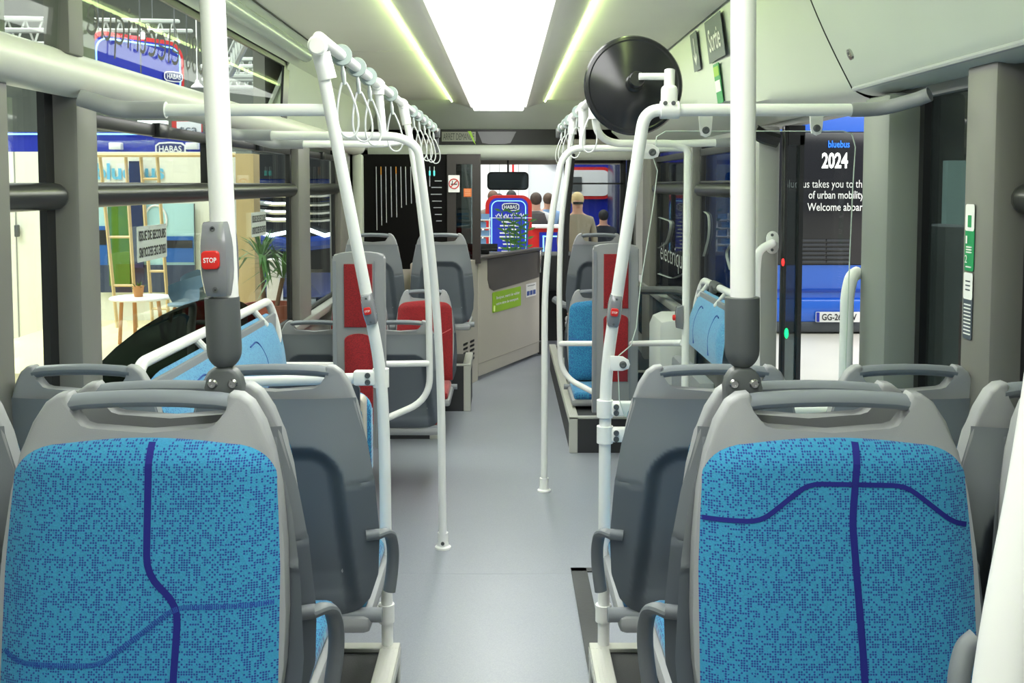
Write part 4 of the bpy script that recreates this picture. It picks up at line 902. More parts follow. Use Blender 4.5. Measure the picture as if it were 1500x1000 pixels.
part('lock_bar', MB().box(A+rt*(L-.02)+n*.02+Z1*(H-.12), (.02, .02, .22), .004), STEEL, cd); part('hinge', MB().box(A+rt*(L+.02)+n*.0+Z1*.07, (.05, .05, .12), .01), BLACK, cd)
cc = A+rt*(L*.43)+Z1*.60+n*.003
gst = thing('ticket_sticker', 'lime green sticker with white ticket notice on the cab door', 'sticker', cc)
part('sheet', MB().prism(rr(L*.46, .17, .012), cc, rt, Z1, .002), LIME, gst, False)
text('lettering', 'Bonjour, merci de valider', cc+Z1*.03+rt*.02, rt, Z1, L*.38, .032, TXW, gst, .004, .02); text('lettering', 'votre titre de transport', cc-Z1*.02+rt*.0, rt, Z1, L*.36, .030, TXW, gst, .004, .02)
part('card_mark', MB().box(cc-rt*(L*.21)-Z1*.05+n*.003, (.02, .004, .05)), mat('lime_pale', (215, 235, 150), .5), gst, False)
cc = A+rt*(L*.84)+Z1*.63+n*.003
ws = thing('payment_sticker', 'small white sticker with blue payment pictograms on cab door', 'sticker', cc)
part('sheet', MB().prism(rr(L*.18, .12, .004), cc, rt, Z1, .002), TXW, ws, False)
for k in (-1, 0, 1): part('pictogram', MB().prism(rr(L*.045, .04, .003, cx=k*L*.055, cy=-.025), cc+n*.002, rt, Z1, .001), mat('pictogram_blue', (50, 80, 160), .5), ws, False)
part('small_print', MB().prism(rr(L*.13, .006, .001, cy=.04), cc+n*.002, rt, Z1, .001), PLA_D, ws, False)
# cab side cabinet with vents
cs = thing('cab_side_cabinet', 'beige side cabinet with small vent slots beside the cab door', 'cabinet', (A.x-.1, 8.1, 0))
part('body', MB().prism([(0, .0), (.16, .0), (.16, 1.0), (0, 1.0)], A+V((-.15, -.30, .0)), V((.5, 1, 0)), Z1, -.02) if 0 else MB().add([A+V((-.16, -.5, 0)), A+V((-.005, .0, 0)), A+V((-.005, .0, .98)), A+V((-.16, -.5, .98)), A+V((-.5, .0, 0)), A+V((-.5, .0, .98)), A+V((-.5, -.5, 0)), A+V((-.5, -.5, .98))],
     [(0, 1, 2, 3), (1, 4, 5, 2), (6, 0, 3, 7), (4, 6, 7, 5), (3, 2, 5, 7), (0, 6, 4, 1)]), BEIGE, cs, False)
va = V((.155, .5, 0)).normalized(); vn = va.cross(Z1)
for i in range(5):
    for j in range(2): part('vent_slot', MB().prism(rr(.10, .018, .006), A+V((-.16, -.5, 0))+va*(.22+j*.16)+Z1*(.20+.035*i)+vn*.001, va, Z1, .002), BLACK, cs, False)
part('grab_handle', MB().tube([A+V((-.15, -.47, .72)), A+V((-.12, -.49, .72)), A+V((-.12, -.49, .50)), A+V((-.15, -.47, .50))], .012, 8, fil=.02), ARMG, cs)
# counter items: ticket machine
tmc = A+rt*(L*.28)+Z1*(H+.0)
tmx = thing('ticket_machine', 'black ticket terminal lying on the cab counter', 'machine', tmc-n*.1)
part('body', MB().box(tmc-n*.14+Z1*.05, (.26, .16, .02), .006, R=Matrix.Rotation(.25, 3, 'X')).box(tmc-n*.16+Z1*.015, (.16, .12, .04), .006), BLACK, tmx)
# dashboard
struct('trim_18', MB().bb(LW, RW, 9.9, 10.4, .55, .90, .03).bb(LW, RW, 10.3, 10.45, 0, .86), BLACKM, True)
struct('trim_19', MB().bb(LW, RW, 9.15, 10.5, EYE+.245, EYE+.40).bb(LW, RW, 10.3, 10.42, EYE+.20, EYE+.25), mat('visor_taupe', (176, 170, 162), .5))
sw_ = thing('steering_wheel', 'black steering wheel behind the cab counter', 'steering wheel', P(752, 380, 9.75))
c = P(745, 388, 9.75); part('rim', MB().tube([c+V((math.cos(a)*.2, math.sin(a)*.17, math.sin(a)*.06)) for a in [2*math.pi*k/28 for k in range(28)]], .014, 8, closed=True), BLACK, sw_)
part('hub', MB().lathe([(.06, -.02), (.06, .02), (.02, .03)], c, Z1).box(c, (.38, .03, .02)), BLACK, sw_)
# windscreen
ww = thing('window_9', '', '', (0, 10.5, .8)); del ww['label']; del ww['category']; ww['kind'] = 'structure'
part('pane', MB().bb(LW, RW, 10.5, 10.508, .80, EYE+.27), glass('windscreen_glass', (.93, .96, .94), .02), ww, False)
part('frame', MB().bb(LW, RW, 10.44, 10.5, EYE+.225, EYE+.25).bb(P(829, 300, 10.4).x, P(834, 300, 10.4).x, 10.4, 10.5, .8, EYE+.24), BLACK, ww, False)
struct('wall_front', MB().bb(LW-.06, RW+.06, 10.5, 10.56, -.1, .80).bb(LW-.06, RW+.06, 10.5, 10.56, EYE+.27, EYE+.8), WALLG)
im = thing('driver_mirror', 'black rectangular interior mirror hanging above the cab counter', 'mirror', P(744, 265, 9.9))
c = P(744, 265, 9.9); part('housing', MB().prism(rr(.40, .175, .04), c+Y1*.02, X1, Z1, .04, .008), BLACK, im); part('stalk', MB().tube([P(744, 252, 9.92), P(744, 234, 9.95)], .008, 8), BLACK, im)
part('mirror_glass', MB().prism(rr(.375, .15, .03), c+V((0, -.021, 0)), X1, Z1, .003), mat('dark_mirror', (60, 66, 72), .05, 1), im)
# front entrance door, right
fd = thing('door_2', '', '', (1.05, 9.6, 0)); del fd['label']; del fd['category']; fd['kind'] = 'structure'
part('leaf_frame', MB().bb(P(826, 300, 9.3).x, P(830, 300, 9.3).x, 9.28, 9.32, .25, EYE+.23).bb(P(908, 300, 9.3).x, P(916, 300, 9.3).x, 9.28, 9.32, .0, EYE+.23).bb(P(828, 300, 9.3).x, P(912, 300, 9.3).x, 9.28, 9.32, EYE+.19, EYE+.23).bb(P(828, 268, 9.3).x, P(912, 300, 9.3).x, 9.28, 9.32, EYE-.0, EYE+.015).bb(P(828, 268, 9.3).x, P(912, 300, 9.3).x, 9.28, 9.32, .0, .25), BLACK, fd, False)
part('leaf_glass', MB().bb(P(828, 300, 9.3).x, P(912, 300, 9.3).x, 9.297, 9.303, .25, EYE+.2), glass('front_door_glass', (.84, .86, .86), .04), fd, False)
one('front_wiper_post', MB().tube([P(826, 445, 9.0), P(829, 330, 9.0), P(838, 225, 9.0)], .03, 10, fil=.1), BLACKM, 'dark slanted post beside the front entrance', 'post')
one('front_grey_rail', MB().tube([P(812, 438, 8.6), P(830, 450, 8.5), P(866, 440, 8.4)], .03, 10, fil=.1), PLA_M, 'grey curved rail beyond the far blue seat', 'rail')
struct('trim_20', MB().bb(P(918, 300, 9.2).x, RW, 9.15, 9.2, 0, EYE+.24), BLACKM)
# ================================================================ EXTERIOR: the exhibition hall
G = -.32
hall = bpy.data.materials.new('hall_floor'); hall.use_nodes = True; nt = hall.node_tree; b = nt.nodes['Principled BSDF']; b.inputs['Roughness'].default_value = .35
tc = nt.nodes.new('ShaderNodeTexCoord'); n1 = nt.nodes.new('ShaderNodeTexNoise'); n1.inputs['Scale'].default_value = .8
rp = nt.nodes.new('ShaderNodeValToRGB'); rp.color_ramp.elements[0].color = s2l((196, 192, 180))+(1,); rp.color_ramp.elements[1].color = s2l((222, 218, 206))+(1,)
nt.links.new(tc.outputs['Object'], n1.inputs['Vector']); nt.links.new(n1.outputs['Fac'], rp.inputs['Fac']); nt.links.new(rp.outputs['Color'], b.inputs['Base Color'])
struct('floor_hall', MB().bb(-22, 22, -4, 26, G-.1, G), hall)
HW = mat('hall_wall_grey', (120, 126, 122), .8, vary=.1)
struct('wall_hall_left', MB().bb(-16, -15.8, -4, 26, G, 8.5), HW); struct('wall_hall_right', MB().bb(16, 16.2, -4, 26, G, 8.5), HW); struct('wall_hall_front', MB().bb(-16, 16, 25.8, 26, G, 8.5), HW)
ro = struct('ceiling_hall', MB().bb(-16, 16, -4, 26, 9, 9.2), mat('hall_roof', (112, 118, 112), .9, vary=.15))
for k in range(14): part('roof_beam', MB().bb(-16, 16, -3+k*2.1, -2.8+k*2.1, 8.75, 9), mat('hall_beam', (78, 84, 80), .8), ro, False)
HBLUE = mat('stand_blue', (26, 44, 168), .35); HRED = mat('stand_red', (206, 40, 40), .4); LBL = emis('stand_light_line', (150, 220, 255), 1.0)
WOOD = mat('pale_pine', (214, 190, 140), .6, vary=.12); LEGW = mat('beech_leg', (190, 140, 90), .6)
BOOTH = mat('booth_white', (236, 238, 226), .6)
WH = TXW
# ---- left booth
bw = thing('booth_wall', 'white booth wall with pale blue lettering outside the left windows', 'wall', P(150, 505, 12))
zt_ = 1.96
xa, xb = P(-90, 300, 12).x, P(344, 300, 12).x
part('panel', MB().bb(xa, xb, 12, 12.08, G, zt_), BOOTH, bw, False)
part('door_gap', MB().bb(P(22, 300, 12).x, P(23.5, 300, 12).x, 11.99, 12, G, zt_), WALLG, bw, False)
part('door_lever', MB().box(P(25, 338, 11.95), (.05, .05, .14), .01), DARK, bw)
text('lettering', 'bluebus', P(190, 251, 11.98), X1, Z1, .80, .19, mat('pale_cyan_print', (110, 190, 226), .6), bw, .0008, .025)
BF = -.02
one('booth_carpet', MB().bb(-7, -5.12, 7.6, 12, G, G+.02), mat('cream_carpet', (226, 214, 176), .9), 'cream carpet seen low through the leftmost window', 'carpet')
one('booth_floor', MB().bb(-5.1, P(372, 300, 10).x, 8.6, 12, G, BF), mat('cream_carpet', (226, 214, 176), .9), 'cream raised platform of the booth outside the left windows', 'platform')
po = thing('bus_poster', 'large framed poster of blue buses on a road on the booth wall', 'poster', P(212, 428, 11.9))
def pl4(x0, y0, x1, y1, d, t=.01): a = P(x0, y0, d); c = P(x1, y1, d); return MB().bb(a.x, c.x, d-t, d, c.z, a.z)
part('sheet', pl4(141, 298, 286, 428, 11.95), mat('poster_sky', (176, 220, 228), .5), po, False)
part('printed_road', pl4(141, 388, 286, 428, 11.935), mat('poster_road', (52, 64, 92), .5), po, False)
for (x0, y0, x1, y1) in ((142, 331, 158, 392), (238, 346, 284, 384)):
    part('printed_bus', pl4(x0, y0, x1, y1, 11.93, .004), mat('poster_bus', (36, 96, 178), .5), po, False); part('printed_windscreen', pl4(x0+2, y0+6, x1-2, y0+(y1-y0)*.45, 11.925, .004), TXK, po, False)
part('printed_ring', MB().tube([P(228, 322, 11.93)+V((math.cos(a)*.13, 0, math.sin(a)*.17)) for a in [2*math.pi*k/20 for k in range(20)]], .012, 6, closed=True), WH, po)
part('frame', pl4(284, 298, 288, 430, 11.92), DARK, po, False)
one('moss_panel', pl4(160, 300, 193, 418, 11.9, .05), mat('moss_green', (84, 122, 40), .95, vary=.4, bump=.8, bscale=40), 'green moss panel behind the pine ladders', 'panel')
one('navy_banner', pl4(190, 236, 211, 392, 11.88, .03), mat('banner_navy', (30, 44, 84), .7), 'narrow dark navy banner hanging beside the green moss panel', 'banner')
def ladder(x0t, x0b, x1t, x1b, rungs, lab):
    t = thing('pine_ladder', lab, 'ladder', P((x0b+x1b)/2, 480, 10.8), 'pine ladder frames in front of the booth')
    for (a, b_) in ((x0t, x0b), (x1t, x1b)):
        p, q = P(a, 226, 10.8), P(b_, 480, 10.8); part('rail', MB().tube([p, q], .019, 4), WOOD, t, False)
    for y in rungs:
        k = (y-226)/254; part('rung', MB().tube([P(x0t+(x0b-x0t)*k, y, 10.8), P(x1t+(x1b-x1t)*k, y, 10.8)], .014, 4), WOOD, t, False)
ladder(146, 172, 184, 200, (347, 418), 'left pine ladder frame in front of the green moss panel')
ladder(206, 224, 230, 248, (262, 397, 452), 'right pine ladder frame in front of the bus poster')
one('pine_beam', MB().tube([P(137, 227, 10.75), P(345, 227, 10.75)], .022, 4), WOOD, 'horizontal pine beam along the top of the ladders', 'beam', smooth=False)
one('pine_column', MB().bb(P(346, 300, 10).x, P(372, 300, 10).x, 10, 10.25, BF, P(346, 225, 10).z), WOOD, 'broad pine column at the right end of the booth', 'column', smooth=False)
tb = thing('side_table', 'white round table with beech legs in the booth', 'table', P(206, 475, 10.2))
c = P(206, 438, 10.2); part('tabletop', MB().lathe([(.01, 0), (.29, 0), (.3, .012), (.29, .025), (.01, .025)], c, Z1), WH, tb)
for (x, xx) in ((178, 175), (197, 198), (232, 240)): part('leg', MB().tube([P(x, 441, 10.2), V((P(xx, 480, 10.2).x, 10.2, BF))], .02, 8), LEGW, tb)
pp = thing('potted_plant', 'small green plant in a tan pot on the booth table', 'plant', P(203, 434, 10.2))
part('pot', MB().lathe([(.04, 0), (.055, .12), (.045, .12)], P(203, 436, 10.2)+V((0, 0, .0)), Z1), mat('tan_pot', (196, 140, 84), .7), pp)
def leaves(mb, c, n, L, wd, spread=1, droop=.4):
    for i in range(n):
        a = random.uniform(0, 6.28); e = random.uniform(.15, 1.0)*spread; l = L*random.uniform(.7, 1.1); dv = V((math.cos(a)*math.sin(e), math.sin(a)*math.sin(e), math.cos(e))); sd = dv.cross(Z1).normalized()*wd
        p0 = V(c); p1 = p0+dv*l*.5+sd; p2 = p0+dv*l*.5-sd; p3 = p0+dv*l-Z1*l*droop*e*.6; mb.add([p0, p1, p3, p2], [(0, 1, 2, 3)])
    return mb
LEAF = mat('leaf_green', (70, 116, 50), .5, vary=.3)
part('foliage', leaves(MB(), P(203, 427, 10.2), 26, .13, .012), LEAF, pp, False, kind='stuff')
def chair(x, y, d, sx, lab, m, s=1.0, rz=0, z0=None):
    base = V((P(x, y, d).x, d, G if z0 is None else z0)); t = thing('tub_chair', lab, 'chair', base)
    def sh(u, v):
        a = (u-.5)*math.pi*1.15; rr_ = .23*(.55+.45*min(1, v*1.6)); z = .44+.40*max(0, v-.25)*(1-.45*abs(u-.5)*1.6)
        return base+V((math.sin(a+rz)*rr_*s, math.cos(a+rz)*rr_*s, z*s))
    part('shell', MB().grid(sh, 14, 10).lathe([(.01, .42*s), (.2*s, .44*s), (.2*s, .46*s), (.01, .46*s)], base, Z1), m, t)
    for i in (-1, 1):
        for j in (-1, 1): part('leg', MB().tube([base+V((i*.10, j*.10, .43))*s, base+V((i*.2*s, j*.2*s, 0))], .016, 8, rs=[.018, .011]), LEGW, t)
    return t
CHB = mat('petrol_blue_shell', (96, 124, 144), .5)
chair(275, 440, 10.0, 1, 'petrol blue tub chair by the booth table', CHB, .95, .5, BF)
chair(297, 440, 10.6, 1, 'petrol blue tub chair behind the thick left pole', CHB, .95, -.5, BF)
def yucca(x, d, zt_, lab, gx, n=2):
    base = V((P(x, 300, d).x, d, G)); t = thing('potted_yucca', lab, 'plant', base)
    part('planter', MB().lathe([(.18, 0), (.25, .74), (.26, .78), (.23, .78), (.22, .7)], base, Z1), mat('terracotta', (150, 84, 62), .7), t)
    for k in range(n):
        top = base+V((-.08+.2*k, 0, zt_-k*.18)); part('stem', MB().tube([base+V((-.05+.1*k, 0, .7)), top], .022, 7), mat('yucca_bark', (120, 96, 70), .8), t); part('foliage', leaves(MB(), top, 46, .42, .018, 1.6, .6), LEAF, t, False, kind='stuff')
yucca(394, 9.6, 1.20, 'tall yucca in a terracotta planter outside the left window', 0)
one('white_plinth', MB().bb(P(390, 380, 10.8).x, P(408, 380, 10.8).x, 10.8, 11.0, G, P(390, 380, 10.8).z), WH, 'white plinth behind the yucca', 'plinth', smooth=False)
# ---- HABAS fascia and big arched sign
fa = thing('stand_fascia', 'long bright blue fascia with white HABAS emblem above booth', 'fascia', P(150, 228, 13.6))
part('panel', pl4(0, 194, 300, 229, 13.6, .08), HBLUE, fa, False); part('light_line', pl4(0, 195, 300, 197.5, 13.5, .02), LBL, fa, False)
def habas(c, w, rt, up, par):
    c = V(c); rt = V(rt).normalized(); up = V(up).normalized(); n = rt.cross(up)
    def ov(w, h): return [(-w/2+.12*w, -h/2), (0, -h/2-.06*h), (w/2-.12*w, -h/2), (w/2, -h/2+.22*h), (w/2, h/2-.22*h), (w/2-.12*w, h/2), (0, h/2+.06*h), (-w/2+.12*w, h/2), (-w/2, h/2-.22*h), (-w/2, -h/2+.22*h)]
    part('emblem_rim', MB().prism(ov(w, w*.42), c+n*.004, rt, up, .003), WH, par, False); part('emblem_field', MB().prism(ov(w*.9, w*.42-w*.1), c+n*.008, rt, up, .003), mat('emblem_blue', (28, 38, 110), .5), par, False)
    text('lettering', 'HABAS', c+n*.013, rt, up, w*.74, w*.21, WH, par, .002, .02)
habas(P(250, 218, 13.49), .40, X1, Z1, fa)
for x in (170, 282): part('lamp_box', MB().box(P(x, 214, 13.4), (.16, .1, .09), .01), WH, fa)
asg = thing('arched_sign', 'big hanging red-edged blue sign with emblem seen through the upper left window', 'sign', P(200, 120, 12.5))
Sa = P(131, 130, 14.0); Sb = P(270, 130, 15.4); Sa.z = Sb.z = 2.80; rt = (Sb-Sa).normalized(); Ls = (Sb-Sa).length
def arc(w, h, r, o=0): return rr(w-2*o, h-2*o, r-o, 6, w/2, h/2)
hh = .88
part('red_border', MB().prism(arc(Ls, hh, .28), Sa, rt, Z1, -.12), HRED, asg, False); part('blue_field', MB().prism(arc(Ls, hh, .28, .06), Sa, rt, Z1, .01), HBLUE, asg, False)
n_ = rt.cross(Z1); part('light_line', MB().tube([Sa+rt*p[0]+Z1*p[1]+n_*.03 for p in arc(Ls, hh, .28, .10)], .012, 5, closed=True), LBL, asg)
habas(Sa+rt*Ls*.86+Z1*.36+n_*.03, .34, rt, Z1, asg)
part('sign_spotlight', MB().ball(Sa+rt*Ls*.5+Z1*hh+n_*.1, .05, 10), emis('spot_white', (235, 235, 255), 8), asg)
for q in (.1, .9): p = Sa+rt*Ls*q+Z1*hh; part('cable', MB().tube([p, V((p.x, p.y, 8.76))], .01, 4), DARK, asg)
bs = thing('lit_box_sign', 'small white lit sign reading BE GE', 'sign', P(226, 185, 14)); part('box', pl4(205, 177, 247, 192, 14, .1), emis('sign_lit', (240, 245, 245), .9), bs, False); part('cable', MB().tube([P(208, 178, 14), V((P(208, 178, 14).x, 14, 8.76))], .01, 4), DARK, bs); text('lettering', 'BE - GE', P(226, 185, 13.88), X1, Z1, .32, .06, TXK, bs)
ts = thing('red_white_sign', 'red and white sign reading tca beside the thick left pole', 'sign', P(275, 190, 14)); part('panel', pl4(255, 178, 297, 203, 14, .1), HRED, ts, False); part('cable', MB().tube([P(276, 179, 14), V((P(276, 179, 14).x, 14, 8.76))], .01, 4), DARK, ts); part('white_field', pl4(259, 178, 295, 197, 13.89, .01), WH, ts, False); text('lettering', 'tca', P(276, 190, 13.87), X1, Z1, .24, .09, PLA_D, ts)
# ---- trusses and lamps
def truss(a, b_, h, lab, n=14):
    a, b_ = V(a), V(b_); t = thing('lighting_truss', lab, 'truss', a); m = MB(); dv = (b_-a)/n; sd = dv.cross(Z1).normalized()*h*.5
    for o in (V((0, 0, 0)), Z1*h, Z1*h*.5+sd*1.5): m.tube([a+o, b_+o], .035, 6)
    part('chords', m, STEELW, t); m = MB()
    for i in range(n): m.tube([a+dv*i, a+dv*(i+.5)+Z1*h], .016, 4).tube([a+dv*(i+.5)+Z1*h, a+dv*(i+1)], .016, 4)
    part('lacing', m, STEELW, t, kind='stuff')
    m = MB()
    for q in (.15, .85): p = a.lerp(b_, q); m.tube([p+Z1*h*.9, V((p.x, p.y, 8.76))], .008, 4)
    part('cable', m, DARK, t)
CABLE = []
STEELW = mat('truss_white', (176, 182, 178), .4)
truss(P(300, 112, 17), P(470, 112, 17), .28, 'white lattice truss beyond the upper left window, upper of the pair')
truss(P(300, 128, 17.5), P(470, 128, 17.5), .22, 'white lattice truss beyond the upper left window, lower of the pair')
truss(P(-60, 66, 13), P(262, 62, 17), .34, 'white lattice truss above the arched sign')
truss(P(338, 110, 14), P(368, 50, 12), .30, 'white lattice truss rising steeply beside the window corner', 8)
for i, (x, y) in enumerate(((398, 80), (405, 83))): one('hall_lamp', MB().lathe([(.025, 0), (.034, .03), (.02, .06)], P(x, y, 16), Z1).tube([P(x, y, 16), V((P(x, y, 16).x, 16, 8.76))], .008, 4), MATS['spot_white'], 'bright hall lamp in the upper left window, %s of two' % ('left', 'right')[i], 'lamp', 'hall lamps above the trusses')
for i, (x, y) in enumerate(((289, 128), (338, 55), (419, 143))): one('hanging_lamp', MB().lathe([(.02, .10), (.03, .06), (.075, .02), (.085, 0)], P(x, y, 14), Z1).tube([P(x, y, 14)+Z1*.1, V((P(x, y, 14).x, 14, 8.76))], .008, 4), WH, ('white hanging dome lamp left of the thick pole', 'white hanging dome lamp at the window corner', 'white hanging dome lamp low at the far window edge')[i], 'lamp')
# ---- big vehicle front
tk = thing('blue_truck', 'blue truck front with chrome grille and glowing light bar beyond the left windows', 'truck', P(430, 400, 12.5))
NV = mat('truck_blue', (30, 62, 150), .25, coat=.8); CH = mat('chrome', (200, 204, 210), .12, 1); DG = mat('truck_dark', (26, 30, 38), .3)
ax_, bx_ = P(362, 300, 12.5).x, P(502, 300, 12.5).x
part('cab_body', MB().bb(ax_, bx_, 12.6, 15.5, .15, P(400, 208, 12.5).z, .12), NV, tk); part('windscreen', pl4(370, 218, 494, 262, 12.55, .03), DG, tk, False)
part('grille_surround', pl4(368, 290, 496, 356, 12.55, .04), DG, tk, False)
for y in (272, 284, 297, 309, 320): part('grille_bar', MB().tube([P(382, y, 12.45), P(400, y+2, 12.42), P(470, y+2, 12.42), P(488, y, 12.45)], .035, 8), CH, tk)
for (a, b_) in ((366, 426), (452, 500)): part('headlamp', MB().tube([P(a, 336, 12.4), P((a+b_)/2, 345, 12.38), P(b_, 339, 12.4)], .025, 7), emis('led_white', (235, 245, 255), 3), tk)
part('bumper', MB().tube([P(366, 352, 12.45), P(430, 360, 12.4), P(500, 352, 12.45)], .09, 10), NV, tk)
part('lower_bumper', pl4(366, 360, 500, 398, 12.5, .1), DG, tk, False); part('grille_block', pl4(402, 268, 468, 330, 12.53, .03), DG, tk, False)
for x in (378, 486): part('wheel', MB().lathe([(.05, 0), (.42, 0), (.46, .04), (.46, .26), (.42, .3)], V((P(x, 400, 13.2).x-.15, 13.3, G+.48)), X1), BLACKM, tk)
one('dark_carpet', MB().bb(-9, -1.7, 12.2, 20, G, G+.012).bb(-1.76, -1.5, 7, 12.2, G, G+.01), mat('dark_glossy_floor', (100, 106, 112), .3), 'dark grey floor area under the blue truck outside the left windows', 'carpet')
en = thing('emergency_exit_sticker', 'grey sticker reading ISSUE DE SECOURS on the left window', 'sticker', PX(225, 353, LW-.02))
c = PX(223, 355, LW-.018); part('sheet', MB().prism(rr(.30, .12, .006), c, Y1, Z1, .001), mat('sticker_grey', (184, 190, 188), .5), en, False)
text('lettering', 'ISSUE DE SECOURS', c+V((.002, 0, .028)), Y1, Z1, .27, .034, TXK, en, .001, .02); text('lettering', 'ISSUE DE SECOURS', c+V((.002, 0, -.028)), -Y1, -Z1, .27, .034, TXK, en, .001, .02)
en = thing('emergency_exit_sticker', 'smaller exit sticker at the far end of the left window in front of the truck', 'sticker', PX(379, 330, LW-.02))
c = PX(379, 328, LW-.018); part('sheet', MB().prism(rr(.30, .12, .006), c, Y1, Z1, .001), MATS['sticker_grey'], en, False)
text('lettering', 'ISSUE DE SECOURS', c+V((.002, 0, .028)), Y1, Z1, .27, .034, TXK, en, .001, .02); text('lettering', 'ISSUE DE SECOURS', c+V((.002, 0, -.028)), -Y1, -Z1, .27, .034, TXK, en, .001, .02)
one('green_pillar_sticker', MB().prism(rr(.05, .22, .006), PX(444, 305, -1.195), Y1, Z1, .002), GREEN, 'small green sticker on the far left window pillar', 'sticker')
# ---- right: the blue bus rear outside the doorway
bb_ = thing('blue_bus', 'bright blue bus seen from behind through the open door', 'bus', (4.75, 14, G)); D = 13
BUS = mat('bus_blue', (24, 98, 214), .25, coat=.6)
part('body', MB().bb(3.0, 5.35, D, D+6, .05, 2.75, .10), BUS, bb_)
part('rear_window', MB().bb(3.1, 5.25, D-.03, D+.02, P(1200, 388, D).z, P(1200, 193, D).z, .03), mat('bus_rear_black', (26, 26, 34), .12), bb_)
part('bumper', MB().bb(3.05, 5.3, D-.06, D+.3, G+.0+.02, P(1200, 470, D).z, .03), mat('bumper_grey', (70, 74, 80), .5), bb_)
part('lower_skirt', MB().bb(3.01, 5.34, D-.05, D+.2, P(1200, 472, D).z, P(1200, 437, D).z, .05), BUS, bb_); part('body_crease', MB().bb(3.05, 5.3, D-.03, D-.0, P(1200, 428, D).z, P(1200, 424, D).z, .003), mat('bus_blue_deep', (14, 60, 160), .3), bb_)
for i in range(6):
    for j in range(2): part('vent_slot', MB().prism(rr(.30, .028, .012), P(1192+j*36, 352+i*6.2, D-.035), X1, Z1, .01), mat('vent_dark', (58, 60, 68), .5), bb_)
BL = emis('bus_letter_blue', (40, 120, 255), .8); WL = emis('bus_letter_white', (255, 255, 255), .9)
text('lettering', 'bluebus', P(1229, 211, D-.05), X1, Z1, .27, .09, BL, bb_, 0, .02); text('lettering', '2024', P(1223, 235, D-.05), X1, Z1, .33, .20, WL, bb_, 0, .03)
text('lettering', 'Bluebus takes you to the', P(1209, 271, D-.05), X1, Z1, 1.03, .13, WH, bb_, 0, .0); text('lettering', 'of urban mobility', P(1225, 287, D-.05), X1, Z1, .70, .13, WH, bb_, 0, .01); text('lettering', 'Welcome aboard', P(1226, 303, D-.05), X1, Z1, .75, .10, WH, bb_, 0, .01)
c = P(1227, 464, D-.09); lpb = part('number_plate', MB().prism(rr(.56, .13, .01), c, X1, Z1, .015), WH, bb_); text('plate_lettering', 'GG-269-KV', c+V((.015, -.02, 0)), X1, Z1, .44, .085, TXK, lpb, 0, .02); part('plate_band', MB().prism(rr(.04, .12, .004), c+V((-.255, -.018, 0)), X1, Z1, .002), HBLUE, lpb, False)
for x in (3.17, 5.18): part('tail_lamp', MB().bb(x-.05, x+.05, D-.04, D, .6, .95, .02), REDP, bb_)
for x in (3.3, 5.05): part('wheel', MB().lathe([(.05, 0), (.40, 0), (.44, .04), (.44, .26), (.40, .3)], V((x-.15, D+2, G+.44)), X1), BLACKM, bb_)
nb = thing('navy_coach', 'dark navy coach parked beyond the right side windows', 'coach', (2.9, 17, G)); D2 = 15.5
part('body', MB().bb(1.6, 2.8, D2-.6, D2+.6, -.1, 2.4, .1), mat('coach_navy', (24, 34, 70), .25), nb); part('windscreen', MB().bb(1.7, 2.7, D2-.63, D2-.58, .9, 1.75, .03), DG, nb); part('route_display', MB().bb(2.1, 2.6, D2-.64, D2-.6, 1.9, 2.1), emis('display_blue', (60, 70, 255), .6), nb, False)
for x in (1.8, 2.55): part('wheel', MB().lathe([(.05, 0), (.40, 0), (.44, .04), (.44, .22), (.40, .26)], V((x-.13, D2-.1, G+.44)), X1), BLACKM, nb)
one('display_cabinet', MB().bb(P(1383, 400, 6.5).x, P(1440, 400, 6.5).x, 6.5, 7.0, G, P(1383, 332, 6.5).z, .01), mat('cabinet_grey', (190, 200, 198), .5), 'grey display cabinet outside behind the sticker pillar', 'cabinet')
one('white_screen_panel', MB().bb(P(1388, 270, 8.5).x, P(1470, 270, 8.5).x, 8.5, 8.6, G, P(1388, 235, 8.5).z), emis('lit_panel', (200, 235, 225), .6), 'lit white panel outside the dark right window', 'panel', smooth=False)
# ---- front: stand seen through the windscreen
vein = bpy.data.materials.new('marble_drape'); vein.use_nodes = True; nt = vein.node_tree; b = nt.nodes['Principled BSDF']; b.inputs['Roughness'].default_value = .7
tc = nt.nodes.new('ShaderNodeTexCoord'); wv = nt.nodes.new('ShaderNodeTexWave'); wv.inputs['Scale'].default_value = .35; wv.inputs['Distortion'].default_value = 6; wv.inputs['Detail'].default_value = 4; wv.bands_direction = 'DIAGONAL'
rp = nt.nodes.new('ShaderNodeValToRGB'); rp.color_ramp.elements[0].color = s2l((130, 130, 134))+(1,); rp.color_ramp.elements[1].position = .16; rp.color_ramp.elements[1].color = s2l((214, 214, 212))+(1,)
nt.links.new(tc.outputs['Object'], wv.inputs['Vector']); nt.links.new(wv.outputs['Fac'], rp.inputs['Fac']); nt.links.new(rp.outputs['Color'], b.inputs['Base Color'])
mw = MB().bb(P(772, 300, 19).x, P(940, 300, 19).x, 19, 19.1, G, 3.2); one('marble_backdrop', mw, vein, 'white marble-patterned backdrop behind the right of the stand', 'backdrop', smooth=False)
cw_ = thing('panelled_backdrop', 'plain white panelled backdrop with a hanging red ribbon', 'backdrop', P(735, 400, 19))
for i in range(6): part('panel', MB().bb(P(690+i*14, 300, 19).x, P(690+i*14+13.4, 300, 19).x, 18.96, 19.05, G, 3.2, .01), WH, cw_)
part('ribbon', MB().bb(P(750, 300, 18.9).x, P(753, 300, 18.9).x, 18.88, 18.9, P(750, 262, 18.9).z, 3.0), HRED, cw_, False)
hb = thing('stand_board', 'rounded red and blue HABAS board standing beyond windscreen', 'sign', P(745, 380, 13))
